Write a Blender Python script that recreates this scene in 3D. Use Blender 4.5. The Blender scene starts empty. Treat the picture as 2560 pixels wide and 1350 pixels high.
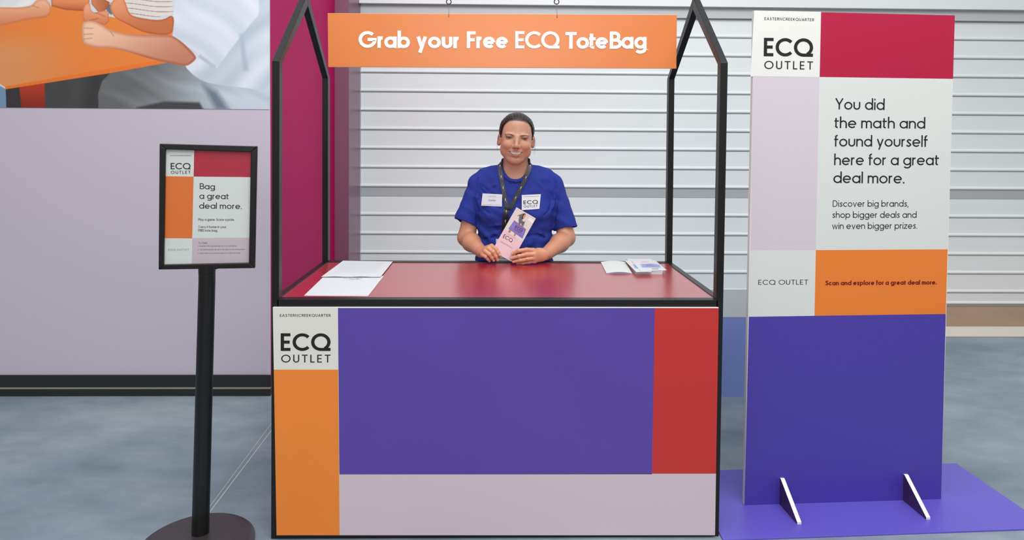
import bpy, bmesh, math, random
import numpy as np
from mathutils import Vector, Matrix

S = bpy.context.scene
COL = S.collection
PI = math.pi
# ---------------------------------------------------------------- camera
FPX = 1707.0
CAM_PITCH, CAM_ROLL, CAM_YAW, CAM_CY, CAM_H = .0246, .0067, .0202, 365.2, 1.45
_cy, _sy = math.cos(CAM_YAW), math.sin(CAM_YAW)
FW = np.array([_sy * math.cos(CAM_PITCH), _cy * math.cos(CAM_PITCH), -math.sin(CAM_PITCH)])
RT0 = np.array([_cy, -_sy, 0.0]); UP0 = np.cross(RT0, FW)
RT = math.cos(CAM_ROLL) * RT0 + math.sin(CAM_ROLL) * UP0
UP = -math.sin(CAM_ROLL) * RT0 + math.cos(CAM_ROLL) * UP0
CPOS = np.array([0, 0, CAM_H])
camd = bpy.data.cameras.new('camera')
cam = bpy.data.objects.new('camera', camd); COL.objects.link(cam)
cam.matrix_world = Matrix([[RT[0], UP[0], -FW[0], 0], [RT[1], UP[1], -FW[1], 0], [RT[2], UP[2], -FW[2], CAM_H], [0, 0, 0, 1]])
camd.sensor_width = 36; camd.lens = 36 * FPX / 2560
camd.shift_y = (CAM_CY - 675) / 2560
S.camera = cam
# ---------------------------------------------------------------- light and exposure
S.view_settings.view_transform = 'Standard'; S.view_settings.look = 'None'
S.view_settings.gamma = 1; S.view_settings.use_curve_mapping = False
S.view_settings.exposure = 0.14
WORLD_STRENGTH = 0.62
w = bpy.data.worlds.new('hall_daylight'); S.world = w; w.use_nodes = True
nt = w.node_tree; bg = nt.nodes['Background']
tc = nt.nodes.new('ShaderNodeTexCoord'); sx = nt.nodes.new('ShaderNodeSeparateXYZ')
nt.links.new(tc.outputs['Generated'], sx.inputs[0])
mr = nt.nodes.new('ShaderNodeMapRange'); mr.inputs[1].default_value = -1; mr.inputs[2].default_value = 1; nt.links.new(sx.outputs['Z'], mr.inputs[0])
rp = nt.nodes.new('ShaderNodeValToRGB'); nt.links.new(mr.outputs[0], rp.inputs[0])
rp.color_ramp.elements[0].position = 0.0; rp.color_ramp.elements[0].color = (.42, .34, .31, 1)
rp.color_ramp.elements[1].position = 0.9; rp.color_ramp.elements[1].color = (.96, .99, 1.0, 1)
for p_, c_ in ((.47, (.40, .28, .25, 1)), (.52, (.66, .62, .62, 1)), (.60, (.84, .88, .93, 1))):
    e = rp.color_ramp.elements.new(p_); e.color = c_
nt.links.new(rp.outputs[0], bg.inputs[0]); bg.inputs[1].default_value = WORLD_STRENGTH

def area(name, loc, target, sx_, sy_, energy, col):
    l = bpy.data.lights.new(name, 'AREA'); l.shape = 'RECTANGLE'; l.size = sx_; l.size_y = sy_
    l.energy = energy; l.color = col
    o = bpy.data.objects.new(name, l); COL.objects.link(o); o.location = loc
    o.rotation_euler = (Vector(target) - Vector(loc)).to_track_quat('-Z', 'Y').to_euler()
    return o
area('skylight', (0.6, 0.15, 4.6), (0.1, 3.6, .8), 4.5, 2.6, 138, (1, .975, .95))
area('rear_glare_light', (0.1, -3.6, 2.5), (0.1, 3, 1.6), 2.2, .8, 36, (1, .97, .95))  # unseen light added behind the camera for glare on the sign and front fill
area('skylight', (0.5, 1.9, 4.4), (0.5, 5.6, 1.0), 5.5, 1.6, 72, (.95, .98, 1))

# ---------------------------------------------------------------- pixel -> place helpers (points are put on known planes of the room)
def ray(px, py): return FW + RT * (px - 1280) / FPX - UP * (py - CAM_CY) / FPX
def atY(px, py, Y): d = ray(px, py); return CPOS + d * (Y / d[1])
def atZ(px, py, Z): d = ray(px, py); return CPOS + d * ((Z - CAM_H) / d[2])
def atX(px, py, X): d = ray(px, py); return CPOS + d * (X / d[0])

# ---------------------------------------------------------------- materials
def lin(c):
    return tuple(((v / 255) / 12.92 if v / 255 <= .04045 else ((v / 255 + .055) / 1.055) ** 2.4) for v in c)
_M = {}
def mat(name, rgb, rough=.5, spec=.5, metal=0, noise=0, nscale=8, bump=0, bscale=200, coat=0, attr=False, sss=0):
    if name in _M: return _M[name]
    m = bpy.data.materials.new(name); m.use_nodes = True
    n = m.node_tree; b = n.nodes['Principled BSDF']
    c = lin(rgb)
    b.inputs['Base Color'].default_value = (*c, 1); b.inputs['Roughness'].default_value = rough
    b.inputs['Specular IOR Level'].default_value = spec; b.inputs['Metallic'].default_value = metal
    b.inputs['Coat Weight'].default_value = coat; b.inputs['Coat Roughness'].default_value = .26; b.inputs['Coat IOR'].default_value = 1.8
    if sss:
        b.inputs['Subsurface Weight'].default_value = sss; b.inputs['Subsurface Radius'].default_value = (.012, .005, .003)
        b.inputs['Subsurface Scale'].default_value = .6
    src = None
    if attr:
        a = n.nodes.new('ShaderNodeAttribute'); a.attribute_name = 'Col'; src = a.outputs['Color']
        n.links.new(src, b.inputs['Base Color'])
    if noise:
        t = n.nodes.new('ShaderNodeTexNoise'); t.inputs['Scale'].default_value = nscale; t.inputs['Detail'].default_value = 5
        co = n.nodes.new('ShaderNodeTexCoord'); n.links.new(co.outputs['Object'], t.inputs['Vector'])
        mp = n.nodes.new('ShaderNodeMapRange'); mp.inputs[1].default_value = .25; mp.inputs[2].default_value = .75
        mp.inputs[3].default_value = 1 - noise; mp.inputs[4].default_value = 1 + noise
        n.links.new(t.outputs['Fac'], mp.inputs[0])
        mx = n.nodes.new('ShaderNodeMix'); mx.data_type = 'RGBA'; mx.blend_type = 'MULTIPLY'; mx.inputs[0].default_value = 1
        if src: n.links.new(src, mx.inputs[6])
        else: mx.inputs[6].default_value = (*c, 1)
        n.links.new(mp.outputs[0], mx.inputs[7]); n.links.new(mx.outputs[2], b.inputs['Base Color'])
    if bump:
        t = n.nodes.new('ShaderNodeTexNoise'); t.inputs['Scale'].default_value = bscale; t.inputs['Detail'].default_value = 3
        co = n.nodes.new('ShaderNodeTexCoord'); n.links.new(co.outputs['Object'], t.inputs['Vector'])
        bp = n.nodes.new('ShaderNodeBump'); bp.inputs['Strength'].default_value = bump; bp.inputs['Distance'].default_value = .002
        n.links.new(t.outputs['Fac'], bp.inputs['Height']); n.links.new(bp.outputs[0], b.inputs['Normal'])
    _M[name] = m; return m

M_BLACK = mat('black_powder_coat', (21, 21, 22), .36, .4, noise=.12, nscale=30)
M_WHITE = mat('white_board', (226, 226, 221), .45, .4)
M_CREAM = mat('cream_print', (222, 221, 212), .4, .4)
M_ORANGE = mat('orange_print', (236, 134, 52), .38, .4, noise=.02, nscale=5)
M_PURPLE = mat('purple_print', (88, 67, 158), .33, .45, noise=.03, nscale=4)
M_RED = mat('red_print', (196, 52, 50), .38, .4)
M_PINK = mat('pale_pink_print', (208, 191, 199), .4, .4)
M_INK = mat('black_ink', (34, 33, 33), .45, .3)
M_WINK = mat('white_ink', (240, 240, 236), .4, .3)
M_COUNTER = mat('red_counter', (166, 18, 36), .35, .6, bump=.015, bscale=60, coat=1)
M_CRIM = mat('crimson_print', (176, 20, 62), .36, .45)
M_DRED = mat('dark_red_ink', (120, 20, 22), .45, .3)
M_PAPER = mat('paper', (206, 209, 213), .6, .3)
M_GREYINK = mat('grey_ink', (120, 122, 128), .5, .3)
M_LGREYINK = mat('pale_grey_ink', (178, 180, 186), .5, .3)

# ---------------------------------------------------------------- object helpers
def link(name, me, m=None, parent=None, smooth=False):
    o = bpy.data.objects.new(name, me); COL.objects.link(o)
    if m is not None:
        for x in (m if isinstance(m, (list, tuple)) else [m]): me.materials.append(x)
    if smooth: me.shade_smooth()
    if parent is not None:
        o.parent = parent; o.matrix_parent_inverse = parent.matrix_basis.inverted()
    return o
def tag(o, label=None, cat=None, group=None, kind=None):
    if label: o['label'] = label
    if cat: o['category'] = cat
    if group: o['group'] = group
    if kind: o['kind'] = kind
    return o
def empty(name, loc, label, cat, group=None):
    o = bpy.data.objects.new(name, None); COL.objects.link(o); o.location = [float(v) for v in loc]; o.empty_display_size = .1
    return tag(o, label, cat, group)
def bevel(o, wd=.0015, seg=2):
    b = o.modifiers.new('bevel', 'BEVEL'); b.width = wd; b.segments = seg; b.limit_method = 'ANGLE'
    return o
class MB:
    def __init__(s): s.v = []; s.f = []; s.mi = []; s.cuts = []
    def cut(s): s.cuts.append((len(s.v), len(s.f)))
    def add(s, vs, fs, mi=0):
        k = len(s.v); s.v += [tuple(float(a) for a in v) for v in vs]; s.f += [tuple(i + k for i in f) for f in fs]; s.mi += [mi] * len(fs); return s
    def box(s, a, b, mi=0):
        x0, y0, z0 = a; x1, y1, z1 = b
        return s.add([(x0, y0, z0), (x1, y0, z0), (x1, y1, z0), (x0, y1, z0), (x0, y0, z1), (x1, y0, z1), (x1, y1, z1), (x0, y1, z1)],
                     [(0, 3, 2, 1), (4, 5, 6, 7), (0, 1, 5, 4), (1, 2, 6, 5), (2, 3, 7, 6), (3, 0, 4, 7)], mi)
    def prism(s, poly, ext, mi=0, cap_mi=None):
        n = len(poly); P = [np.array(p, float) for p in poly]; E_ = np.array(ext, float)
        s.add(P + [p + E_ for p in P], [tuple(range(n))], mi if cap_mi is None else cap_mi)
        k = len(s.v) - 2 * n
        s.f.append(tuple(k + n + i for i in reversed(range(n)))); s.mi.append(mi)
        for i in range(n):
            j = (i + 1) % n
            s.f.append((k + i, k + n + i, k + n + j, k + j)); s.mi.append(mi)
        return s
    def tube(s, pts, r, seg=10, closed=False, mi=0):
        P = [np.array(p, float) for p in pts]; n = len(P); rr = r if isinstance(r, (list, tuple)) else [r] * n
        k = len(s.v); ref = None
        for i in range(n):
            t = P[(i + 1) % n] - P[i - 1] if closed else P[min(i + 1, n - 1)] - P[max(i - 1, 0)]
            t = t / (np.linalg.norm(t) + 1e-12)
            if ref is None:
                ref = np.array([0, 0, 1.]) if abs(t[2]) < .9 else np.array([1., 0, 0])
            a = np.cross(ref, t); a /= np.linalg.norm(a); b = np.cross(t, a); ref = b
            for q in range(seg):
                an = 2 * PI * q / seg
                s.v.append(tuple(P[i] + rr[i] * (math.cos(an) * a + math.sin(an) * b)))
        for i in range(n if closed else n - 1):
            j = (i + 1) % n
            for q in range(seg):
                q2 = (q + 1) % seg
                s.f.append((k + i * seg + q, k + i * seg + q2, k + j * seg + q2, k + j * seg + q)); s.mi.append(mi)
        if not closed:
            s.f.append(tuple(k + q for q in reversed(range(seg)))); s.mi.append(mi)
            s.f.append(tuple(k + (n - 1) * seg + q for q in range(seg))); s.mi.append(mi)
        return s
    def build(s, name, m, parent=None, smooth=False, fix=True):
        if len(s.cuts) > 1:                                   # every line of writing is an object of its own
            cs = s.cuts + [(len(s.v), len(s.f))]; o = None
            for (v0, f0), (v1, f1) in zip(cs[:-1], cs[1:]):
                q = MB(); q.v = s.v[v0:v1]; q.f = [tuple(i - v0 for i in f) for f in s.f[f0:f1]]; q.mi = s.mi[f0:f1]; o = q.build(name, m, parent, smooth, fix)
            return o
        me = bpy.data.meshes.new(name); me.from_pydata(s.v, [], s.f); me.polygons.foreach_set('material_index', s.mi)
        if fix:
            bm = bmesh.new(); bm.from_mesh(me); bmesh.ops.recalc_face_normals(bm, faces=bm.faces); bm.to_mesh(me); bm.free()
        me.update()
        o = link(name, me, m, parent, smooth)
        if smooth:
            try: me.set_sharp_from_angle(angle=math.radians(40))
            except Exception: pass
        return o
def obj_col(name, V, F, C, m, parent=None, smooth=True):
    me = bpy.data.meshes.new(name)
    V = np.asarray(V, np.float32); F = np.asarray(F, np.int32)
    me.vertices.add(len(V)); me.vertices.foreach_set('co', V.ravel())
    me.loops.add(F.size); me.loops.foreach_set('vertex_index', F.ravel())
    me.polygons.add(len(F)); me.polygons.foreach_set('loop_start', np.arange(0, F.size, F.shape[1], dtype=np.int32))
    me.update(calc_edges=True)
    if C is not None:
        a = me.color_attributes.new('Col', 'FLOAT_COLOR', 'POINT')
        C4 = np.ones((len(V), 4), np.float32); C4[:, :3] = C; a.data.foreach_set('color', C4.ravel())
    return link(name, me, m, parent, smooth)
def lin_np(c):
    c = np.asarray(c, float) / 255; return np.where(c <= .04045, c / 12.92, ((c + .055) / 1.055) ** 2.4)

# ---------------------------------------------------------------- planes: a flat frame in the world
class Plane:
    def __init__(s, O, U_, V_):
        s.O = np.array(O, float); s.U = np.array(U_, float) / np.linalg.norm(U_); V_ = np.array(V_, float)
        V_ = V_ - s.U * (V_ @ s.U); s.V = V_ / np.linalg.norm(V_); s.N = np.cross(s.U, s.V)   # N towards the viewer
    def hit(s, px, py):
        d = ray(px, py); t = ((s.O - CPOS) @ s.N) / (d @ s.N); P = CPOS + d * t - s.O
        return np.array([P @ s.U, P @ s.V])
    def at(s, u, v, n=0): return s.O + s.U * u + s.V * v + s.N * n

# ---------------------------------------------------------------- geometric sans lettering drawn with strokes
def arc(cx, cy, rx, ry, a0, a1, n=None):
    n = n or max(4, int(abs(a1 - a0) / 9))
    return [(cx + rx * math.cos(math.radians(a0 + (a1 - a0) * i / n)), cy + ry * math.sin(math.radians(a0 + (a1 - a0) * i / n))) for i in range(n + 1)]
def spl(pts, n=6):
    P = [np.array(p, float) for p in pts]; P = [2 * P[0] - P[1]] + P + [2 * P[-1] - P[-2]]; o = []
    for i in range(1, len(P) - 2):
        for k in range(n):
            t = k / n; a, b, c, d = P[i - 1:i + 3]
            o.append(tuple(.5 * ((2 * b) + (c - a) * t + (2 * a - 5 * b + 4 * c - d) * t * t + (-a + 3 * b - 3 * c + d) * t ** 3)))
    o.append(tuple(P[-2])); return o
XH, AS, DS = .69, 1.04, .27
def glyph(c, w_):
    h = w_ / 2; R = XH / 2; r = R - h; D = 2 * R
    bowl = arc(R, R, r, r, 0, 360)
    if c == 'o': return [bowl], D
    if c == 'a': return [bowl, [(D - h, XH), (D - h, 0)]], D
    if c == 'd': return [bowl, [(D - h, AS), (D - h, 0)]], D
    if c == 'b': return [bowl, [(h, AS), (h, 0)]], D
    if c == 'p': return [bowl, [(h, XH), (h, -DS)]], D
    if c == 'q': return [bowl, [(D - h, XH), (D - h, -DS)]], D
    if c == 'g': return [bowl, [(D - h, XH), (D - h, -.02)] + arc(R, -.02, r, DS - h - .0, 0, -150)], D
    if c == 'c': return [arc(R, R, r, r, 45, 315)], D * .86
    if c == 'e': return [[(h, R), (D - h, R)] , arc(R, R, r, r, 0, 318)], D
    if c in 'nh':
        W_ = .58; q = W_ / 2 - h
        return [[(h, AS if c == 'h' else XH), (h, 0)], arc(W_ / 2, XH - h - q, q, q, 180, 0) + [(W_ - h, 0)]], W_
    if c == 'u':
        W_ = .58; q = W_ / 2 - h
        return [[(h, XH)] + arc(W_ / 2, h + q, q, q, 180, 360) + [(W_ - h, XH)], ], W_
    if c == 'm':
        q = .25 - h; a = .25; b = .25 + 2 * q
        return [[(h, XH), (h, 0)], arc(a, XH - h - q, q, q, 180, 0) + [(a + q, 0)], arc(b, XH - h - q, q, q, 180, 0) + [(b + q, 0)]], b + q + h
    if c == 'r': return [[(h, XH), (h, 0)], arc(.26, XH - h - .2, .26 - h, .2, 180, 80)], .33
    if c == 't': return [[(.13, .9), (.13, .16)] + arc(.13 + .14, .16, .14, .16 - h, 180, 275), [(0, XH - h), (.36, XH - h)]], .36
    if c == 'f': return [[(.13, 0), (.13, AS - .18)] + arc(.13 + .15, AS - .18, .15, .18 - h, 180, 85), [(0, XH - h), (.34, XH - h)]], .34
    if c == 'l': return [[(h, AS), (h, 0)]], w_
    if c == 'i': return [[(h, XH), (h, 0)], [(h, .93 - w_ * .55), (h, .93 + w_ * .55)]], w_
    if c == 'j': return [[(h, XH), (h, -.12)] + arc(-.1, -.12, .1 + h, .13, 0, -80), [(h, .93 - w_ * .55), (h, .93 + w_ * .55)]], w_
    if c == 'k': return [[(h, AS), (h, 0)], [(.5, XH), (h, .26)], [(.2, .37), (.53, 0)]], .52
    if c == 'v': return [[(h, XH), (.29, h * .4), (.58 - h, XH)]], .58
    if c == 'w': return [[(h, XH), (.24, h * .4), (.43, XH - .02), (.62, h * .4), (.86 - h, XH)]], .86
    if c == 'x': return [[(h, XH), (.5 - h, 0)], [(.5 - h, XH), (h, 0)]], .5
    if c == 'y': return [[(h, XH), (.29, .03)], [(.58 - h, XH), (.19, -DS)]], .58
    if c == 'z': return [[(.02, XH - h), (.46, XH - h), (.03, h), (.48, h)]], .5
    if c == 's': return [spl([(.41, XH * .80), (.22, XH - h), (.07 + h * .3, XH * .74), (.22, XH * .52), (.38 - h * .1, XH * .27), (.21, h), (.02, XH * .19)])], .43
    # capitals
    if c == 'E': return [[(.5, 1 - h), (h, 1 - h), (h, h), (.5, h)], [(h, .5), (.46, .5)]], .52
    if c == 'F': return [[(.5, 1 - h), (h, 1 - h), (h, 0)], [(h, .5), (.45, .5)]], .5
    if c == 'L': return [[(h, 1), (h, h), (.46, h)]], .46
    if c == 'T': return [[(0, 1 - h), (.62, 1 - h)], [(.31, 1 - h), (.31, 0)]], .62
    if c == 'H': return [[(h, 1), (h, 0)], [(.66 - h, 1), (.66 - h, 0)], [(h, .5), (.66 - h, .5)]], .66
    if c == 'I': return [[(h, 1), (h, 0)]], w_
    if c == 'N': return [[(h, 0), (h, 1 - h * .4), (.7 - h, h * .4), (.7 - h, 1)]], .7
    if c == 'M': return [[(h, 0), (h, 1 - h * .4), (.42, .3), (.84 - h, 1 - h * .4), (.84 - h, 0)]], .84
    if c == 'A': return [[(.02, 0), (.36, 1 - h * .6), (.70, 0)], [(.14, .3), (.58, .3)]], .72
    if c == 'O': return [arc(.5, .5, .5 - h, .5 - h, 0, 360)], 1.0
    if c == 'Q': return [arc(.5, .5, .5 - h, .5 - h, -60, 270), [(.46, h), (1.0, h)], arc(.5, .5, .5 - h, .5 - h, -62, -40)], 1.0
    if c == 'C': return [arc(.5, .5, .5 - h, .5 - h, 42, 318)], .86
    if c == 'G': return [arc(.5, .5, .5 - h, .5 - h, 45, 360) + [(.5, .5)]], 1.0
    if c in 'BPR':
        st = [[(h, 1), (h, 0)]]
        tp = [(h, 1 - h), (.3, 1 - h)] + arc(.3, .75 - h / 2, .25 - h / 2, .25 - h / 2, 90, -90)[1:] + [(h, .5)]
        st.append(tp)
        if c == 'B': st.append([(h, .5), (.34, .5)] + arc(.34, .25 + h / 2, .25, .25 - h / 2, 90, -90)[1:] + [(h, h)]); return st, .6
        if c == 'R': st.append([(.28, .5), (.56, 0)])
        return st, .57
    if c == 'D': return [[(h, h), (h, 1 - h), (.3, 1 - h)] + arc(.3, .5, .42 - h, .5 - h, 90, -90)[1:] + [(h, h)]], .74
    if c == 'S': return [spl([(.55, .85), (.32, 1 - h), (.08 + h * .3, .77), (.3, .53), (.56 - h * .2, .27), (.3, h), (.03, .17)])], .6
    if c == 'U': return [[(h, 1), (h, .3)] + arc(.32, .3, .32 - h, .3 - h, 180, 360) + [(.64 - h, 1)]], .64
    if c == 'Y': return [[(h * .6, 1), (.33, .45)], [(.66 - h * .6, 1), (.33, .45), (.33, 0)]], .66
    if c == 'W': return [[(h, 1), (.27, h), (.5, .97), (.73, h), (1 - h, 1)]], 1.0
    if c == 'K': return [[(h, 1), (h, 0)], [(.58, 1), (h, .4)], [(.22, .53), (.6, 0)]], .6
    if c == 'V': return [[(h * .6, 1), (.34, 0), (.68 - h * .6, 1)]], .68
    if c == '.': return [[(h * 1.1, 0), (h * 1.1, w_ * 1.15)]], w_ * 1.1
    if c == ',': return [[(h * 1.4, w_ * 1.1), (h * .2, -.14)]], w_ * 1.1
    if c == ':': return [[(h, 0), (h, w_ * 1.15)], [(h, .5), (h, .5 + w_ * 1.15)]], w_
    if c == '1': return [[(.02, .8), (.2, 1 - h), (.2, 0)]], .25
    if c == '2': return [spl([(.05, .78), (.28, 1 - h), (.48, .74), (.3, .42), (.04, h)]) + [(.52, h)]], .54
    if c == '3': return [spl([(.06, .82), (.27, 1 - h), (.46, .76), (.22, .53)]), spl([(.22, .53), (.5, .28), (.26, h), (.02, .18)])], .54
    return [], .3
def text_strokes(txt, w_, track=.1, space=.3, lsb=None):
    out = []; x = 0
    for ch in txt:
        if ch == ' ': x += space; continue
        st, adv = glyph(ch, w_)
        for s in st: out.append([(x + a, b) for a, b in s])
        x += adv + track
    return out, x - track
def ribbon(mb, pl, strokes, u0, v0, su, sv, w_, n=.0006, slant=0.0, lift=True, mi=0, rise=0.0):
    """strokes in em units -> flat ribbons on plane pl (each a hair above the last, like layered vinyl)"""
    for si, st in enumerate(strokes):
        P = np.array(st, float); h = w_ / 2
        closed = len(P) > 3 and np.linalg.norm(P[0] - P[-1]) < 1e-6
        L = []; Rr = []
        m = len(P)
        for i in range(m):
            if closed: a = P[i] - P[(i - 1) % (m - 1)] if i not in (0, m - 1) else P[0] - P[m - 2]; b = P[(i + 1) % m] - P[i] if i not in (m - 1,) else P[1] - P[0]
            else: a = P[i] - P[i - 1] if i > 0 else P[1] - P[0]; b = P[i + 1] - P[i] if i < m - 1 else P[m - 1] - P[m - 2]
            a = a / (np.linalg.norm(a) + 1e-9); b = b / (np.linalg.norm(b) + 1e-9)
            na = np.array([-a[1], a[0]]); nb = np.array([-b[1], b[0]]); nn = na + nb; ln = np.linalg.norm(nn)
            nn = nn / ln if ln > 1e-6 else na
            k = min(2.5, 1 / max(.35, nn @ na))
            L.append(P[i] + nn * h * k); Rr.append(P[i] - nn * h * k)
        dz = n + (si % 5) * .00003 if lift else n
        vs = [pl.at(u0 + q[0] * su + q[1] * slant, v0 + q[1] * sv + q[0] * rise, dz) for q in L] + [pl.at(u0 + q[0] * su + q[1] * slant, v0 + q[1] * sv + q[0] * rise, dz) for q in Rr]
        mb.add(vs, [(i, i + m, i + m + 1, i + 1) for i in range(m - 1)], mi)
def put_text(mb, pl, txt, p0, p1, cap_px, w_=.12, track=.1, space=.3, n=.0006, mi=0):
    """write txt with its baseline from pixel p0 to pixel p1 on plane pl; capital height given at p0"""
    a = pl.hit(*p0); b = pl.hit(*p1); c = pl.hit(p0[0], p0[1] - cap_px); mb.cut()
    st, W_ = text_strokes(txt, w_, track, space)
    ribbon(mb, pl, st, a[0], a[1], (b[0] - a[0]) / W_, abs(c[1] - a[1]), w_, n, mi=mi, rise=(b[1] - a[1]) / W_)
def lettering(name, pl, items, m, parent):
    mb = MB()
    for it in items: put_text(mb, pl, *it[:4], **(it[4] if len(it) > 4 else {}))
    return mb.build(name, m, parent, fix=False)

# ================================================================ THE SETTING
YL = 3.70            # left wall plane
XR = -1.227          # where it turns back
YC = 5.15            # face of the pier beside the shutter
YS = 5.60            # shutter curtain
# floor: polished concrete
def floor_mat():
    m = bpy.data.materials.new('polished_concrete'); m.use_nodes = True; n = m.node_tree; b = n.nodes['Principled BSDF']
    co = n.nodes.new('ShaderNodeTexCoord')
    def noise(sc, det, rot=0, stretch=(1, 1, 1)):
        mp = n.nodes.new('ShaderNodeMapping'); mp.inputs['Scale'].default_value = stretch; mp.inputs['Rotation'].default_value = (0, 0, rot)
        n.links.new(co.outputs['Object'], mp.inputs[0]); t = n.nodes.new('ShaderNodeTexNoise'); t.inputs['Scale'].default_value = sc
        t.inputs['Detail'].default_value = det; t.inputs['Roughness'].default_value = .6; n.links.new(mp.outputs[0], t.inputs[0]); return t
    t1 = noise(1.2, 6, .6, (.8, 1.25, 1)); r1 = n.nodes.new('ShaderNodeValToRGB'); n.links.new(t1.outputs[0], r1.inputs[0])
    r1.color_ramp.elements[0].position = .36; r1.color_ramp.elements[0].color = (*lin((106, 126, 136)), 1)
    r1.color_ramp.elements[1].position = .66; r1.color_ramp.elements[1].color = (*lin((150, 164, 171)), 1)
    e_ = r1.color_ramp.elements.new(.52); e_.color = (*lin((132, 145, 157)), 1)
    t2 = noise(7, 8, .6, (.7, 1.5, 1)); r2 = n.nodes.new('ShaderNodeValToRGB'); n.links.new(t2.outputs[0], r2.inputs[0])
    r2.color_ramp.elements[0].position = .3; r2.color_ramp.elements[0].color = (.86, .87, .88, 1)
    r2.color_ramp.elements[1].position = .7; r2.color_ramp.elements[1].color = (1.08, 1.05, 1.04, 1)
    mx = n.nodes.new('ShaderNodeMix'); mx.data_type = 'RGBA'; mx.blend_type = 'MULTIPLY'; mx.inputs[0].default_value = 1
    n.links.new(r1.outputs[0], mx.inputs[6]); n.links.new(r2.outputs[0], mx.inputs[7]); n.links.new(mx.outputs[2], b.inputs['Base Color'])
    b.inputs['Roughness'].default_value = .42; b.inputs['Specular IOR Level'].default_value = .35
    return m
o = MB().box((-5, -1.5, -.1), (7.5, 6.6, 0)).build('floor', floor_mat()); tag(o, kind='structure')
fl = o
M_LINE = mat('chalky_line', (196, 196, 190), .6)
for (a, b, wd) in (((676, 1062), (523, 1268), .0022), ((676, 1079), (525, 1279), .0035)):
    A = atZ(*a, .0004); B = atZ(*b, .0004); d = (B - A) / np.linalg.norm(B - A); A = A - d * .05; nrm = np.array([-d[1], d[0], 0]) * wd / 2
    mb = MB().add([A - nrm, A + nrm, B + nrm, B - nrm], [(0, 1, 2, 3)]); lo = mb.build('saw_cut_line', M_LINE, fl)
# left wall
M_LILAC = mat('lilac_wall_wrap', (194, 184, 198), .34, .5)
M_MAG = mat('magenta_wall_wrap', (182, 4, 92), .5, .1, noise=.04, nscale=3)
M_MAG2 = mat('plum_pier', (128, 84, 106), .35, .5)
zb_top = atY(400, 936.5, YL)[2]
o = MB().box((-5, YL, zb_top), (XR - .0135, YL + .12, 3.2)).box((XR - .0135, YL, 0.0), (XR, YL + .002, 3.2)).build('wall_left', M_LILAC); tag(o, kind='structure')
o = MB().box((XR - .013, YL + .0022, 0), (XR, YC, 3.2)).build('wall_return', M_MAG); tag(o, kind='structure')
xe = atY(872, 400, YC)[0]
o = MB().box((XR - .12, YC + .001, 0), (xe, YS + .2, 3.2)).build('wall_pier', M_MAG2); tag(o, kind='structure')
# skirting below the lilac wall: two black steps with a pale line between
M_SKIRT = mat('black_skirting', (34, 34, 33), .4, .4)
z1 = atY(400, 960, YL)[2]; z2 = atY(400, 966, YL)[2]
mb = MB().box((-5, YL - .012, z2), (XR + .004, YL - .0002, zb_top)).box((-5, YL - .020, 0), (XR + .004, YL - .0002, z2 - .008))
o = bevel(mb.build('baseboard_left', M_SKIRT), .002); tag(o, kind='structure')
bs = MB().box((-4.9, YL - .016, z2 - .008), (XR + .003, YL - .0002, z2)).build('metal_strip', mat('skirting_strip', (176, 172, 160), .35, .5, metal=.6), o)

# mural photograph on the wall
def chaikin(P, n=2):
    for _ in range(n):
        Q = []
        for i in range(len(P)):
            a, b = np.array(P[i], float), np.array(P[(i + 1) % len(P)], float); Q += [tuple(a * .78 + b * .22), tuple(a * .22 + b * .78)]
        P = Q
    return P
def paint(PX, PY, layers, base):
    C = np.zeros(PX.shape + (3,)) + np.array(base, float)
    for poly, col, soft in layers:
        P = np.array(chaikin(poly) if len(poly) > 9 else poly, float); n = len(P); inside = np.zeros(PX.shape, bool); dist = np.full(PX.shape, 1e9)
        for i in range(n):
            (x0, y0), (x1, y1) = P[i], P[(i + 1) % n]
            cond = ((y0 > PY) != (y1 > PY)) & (PX < (x1 - x0) * (PY - y0) / ((y1 - y0) if y1 != y0 else 1e-9) + x0); inside ^= cond
            dx, dy = x1 - x0, y1 - y0; t = np.clip(((PX - x0) * dx + (PY - y0) * dy) / (dx * dx + dy * dy + 1e-9), 0, 1)
            dist = np.minimum(dist, np.hypot(PX - x0 - t * dx, PY - y0 - t * dy))
        sd = np.where(inside, -dist, dist); a = np.clip(.5 - sd / soft, 0, 1)[..., None]
        cc = col(PX, PY, dist) if callable(col) else np.array(col, float)
        C = C * (1 - a) + cc * a
    return C
def sm(a, b, x): t = np.clip((x - a) / (b - a), 0, 1); return t * t * (3 - 2 * t)
def mixc(a, b, t): return np.array(a, float) * (1 - t[..., None]) + np.array(b, float) * t[..., None]
def skin(light, dark, gx=0, gy=1, s0=0, s1=300, rim=26):
    def f(X, Y, D):
        t = sm(s0, s1, X * gx + Y * gy); t = np.clip(t * .75 + .45 * (1 - sm(0, rim, D)), 0, 1)
        return mixc(light, dark, t)
    return f
def cloth(a, b, ang, fr, seed):
    def f(X, Y, D):
        q = X * math.cos(ang) + Y * math.sin(ang); q2 = -X * math.sin(ang) + Y * math.cos(ang)
        t = .5 + .3 * np.sin(q * fr + 1.3 * np.sin(q2 * fr * .35 + seed)) + .2 * np.sin(q * fr * 2.3 + seed * 2 + .8 * np.sin(q2 * fr * .6))
        return mixc(a, b, np.clip(t, 0, 1))
    return f
def tablec(X, Y, D):
    t = sm(900, 0, X) * sm(250, 500, Y) * .7; return mixc((226, 128, 58), (212, 150, 105), t)
def trous(X, Y, D):
    t = sm(1000, 2400, X + .5 * (Y - 800)); f = .07 * np.sin((Y - .42 * X) * .022 + 1.6 * np.sin(X * .003 + 1)) + .035 * np.sin((Y - .36 * X) * .05 + 2 * np.sin(X * .007))
    return mixc((98, 100, 102), (192, 203, 214), np.clip(t + f, 0, 1))
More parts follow.
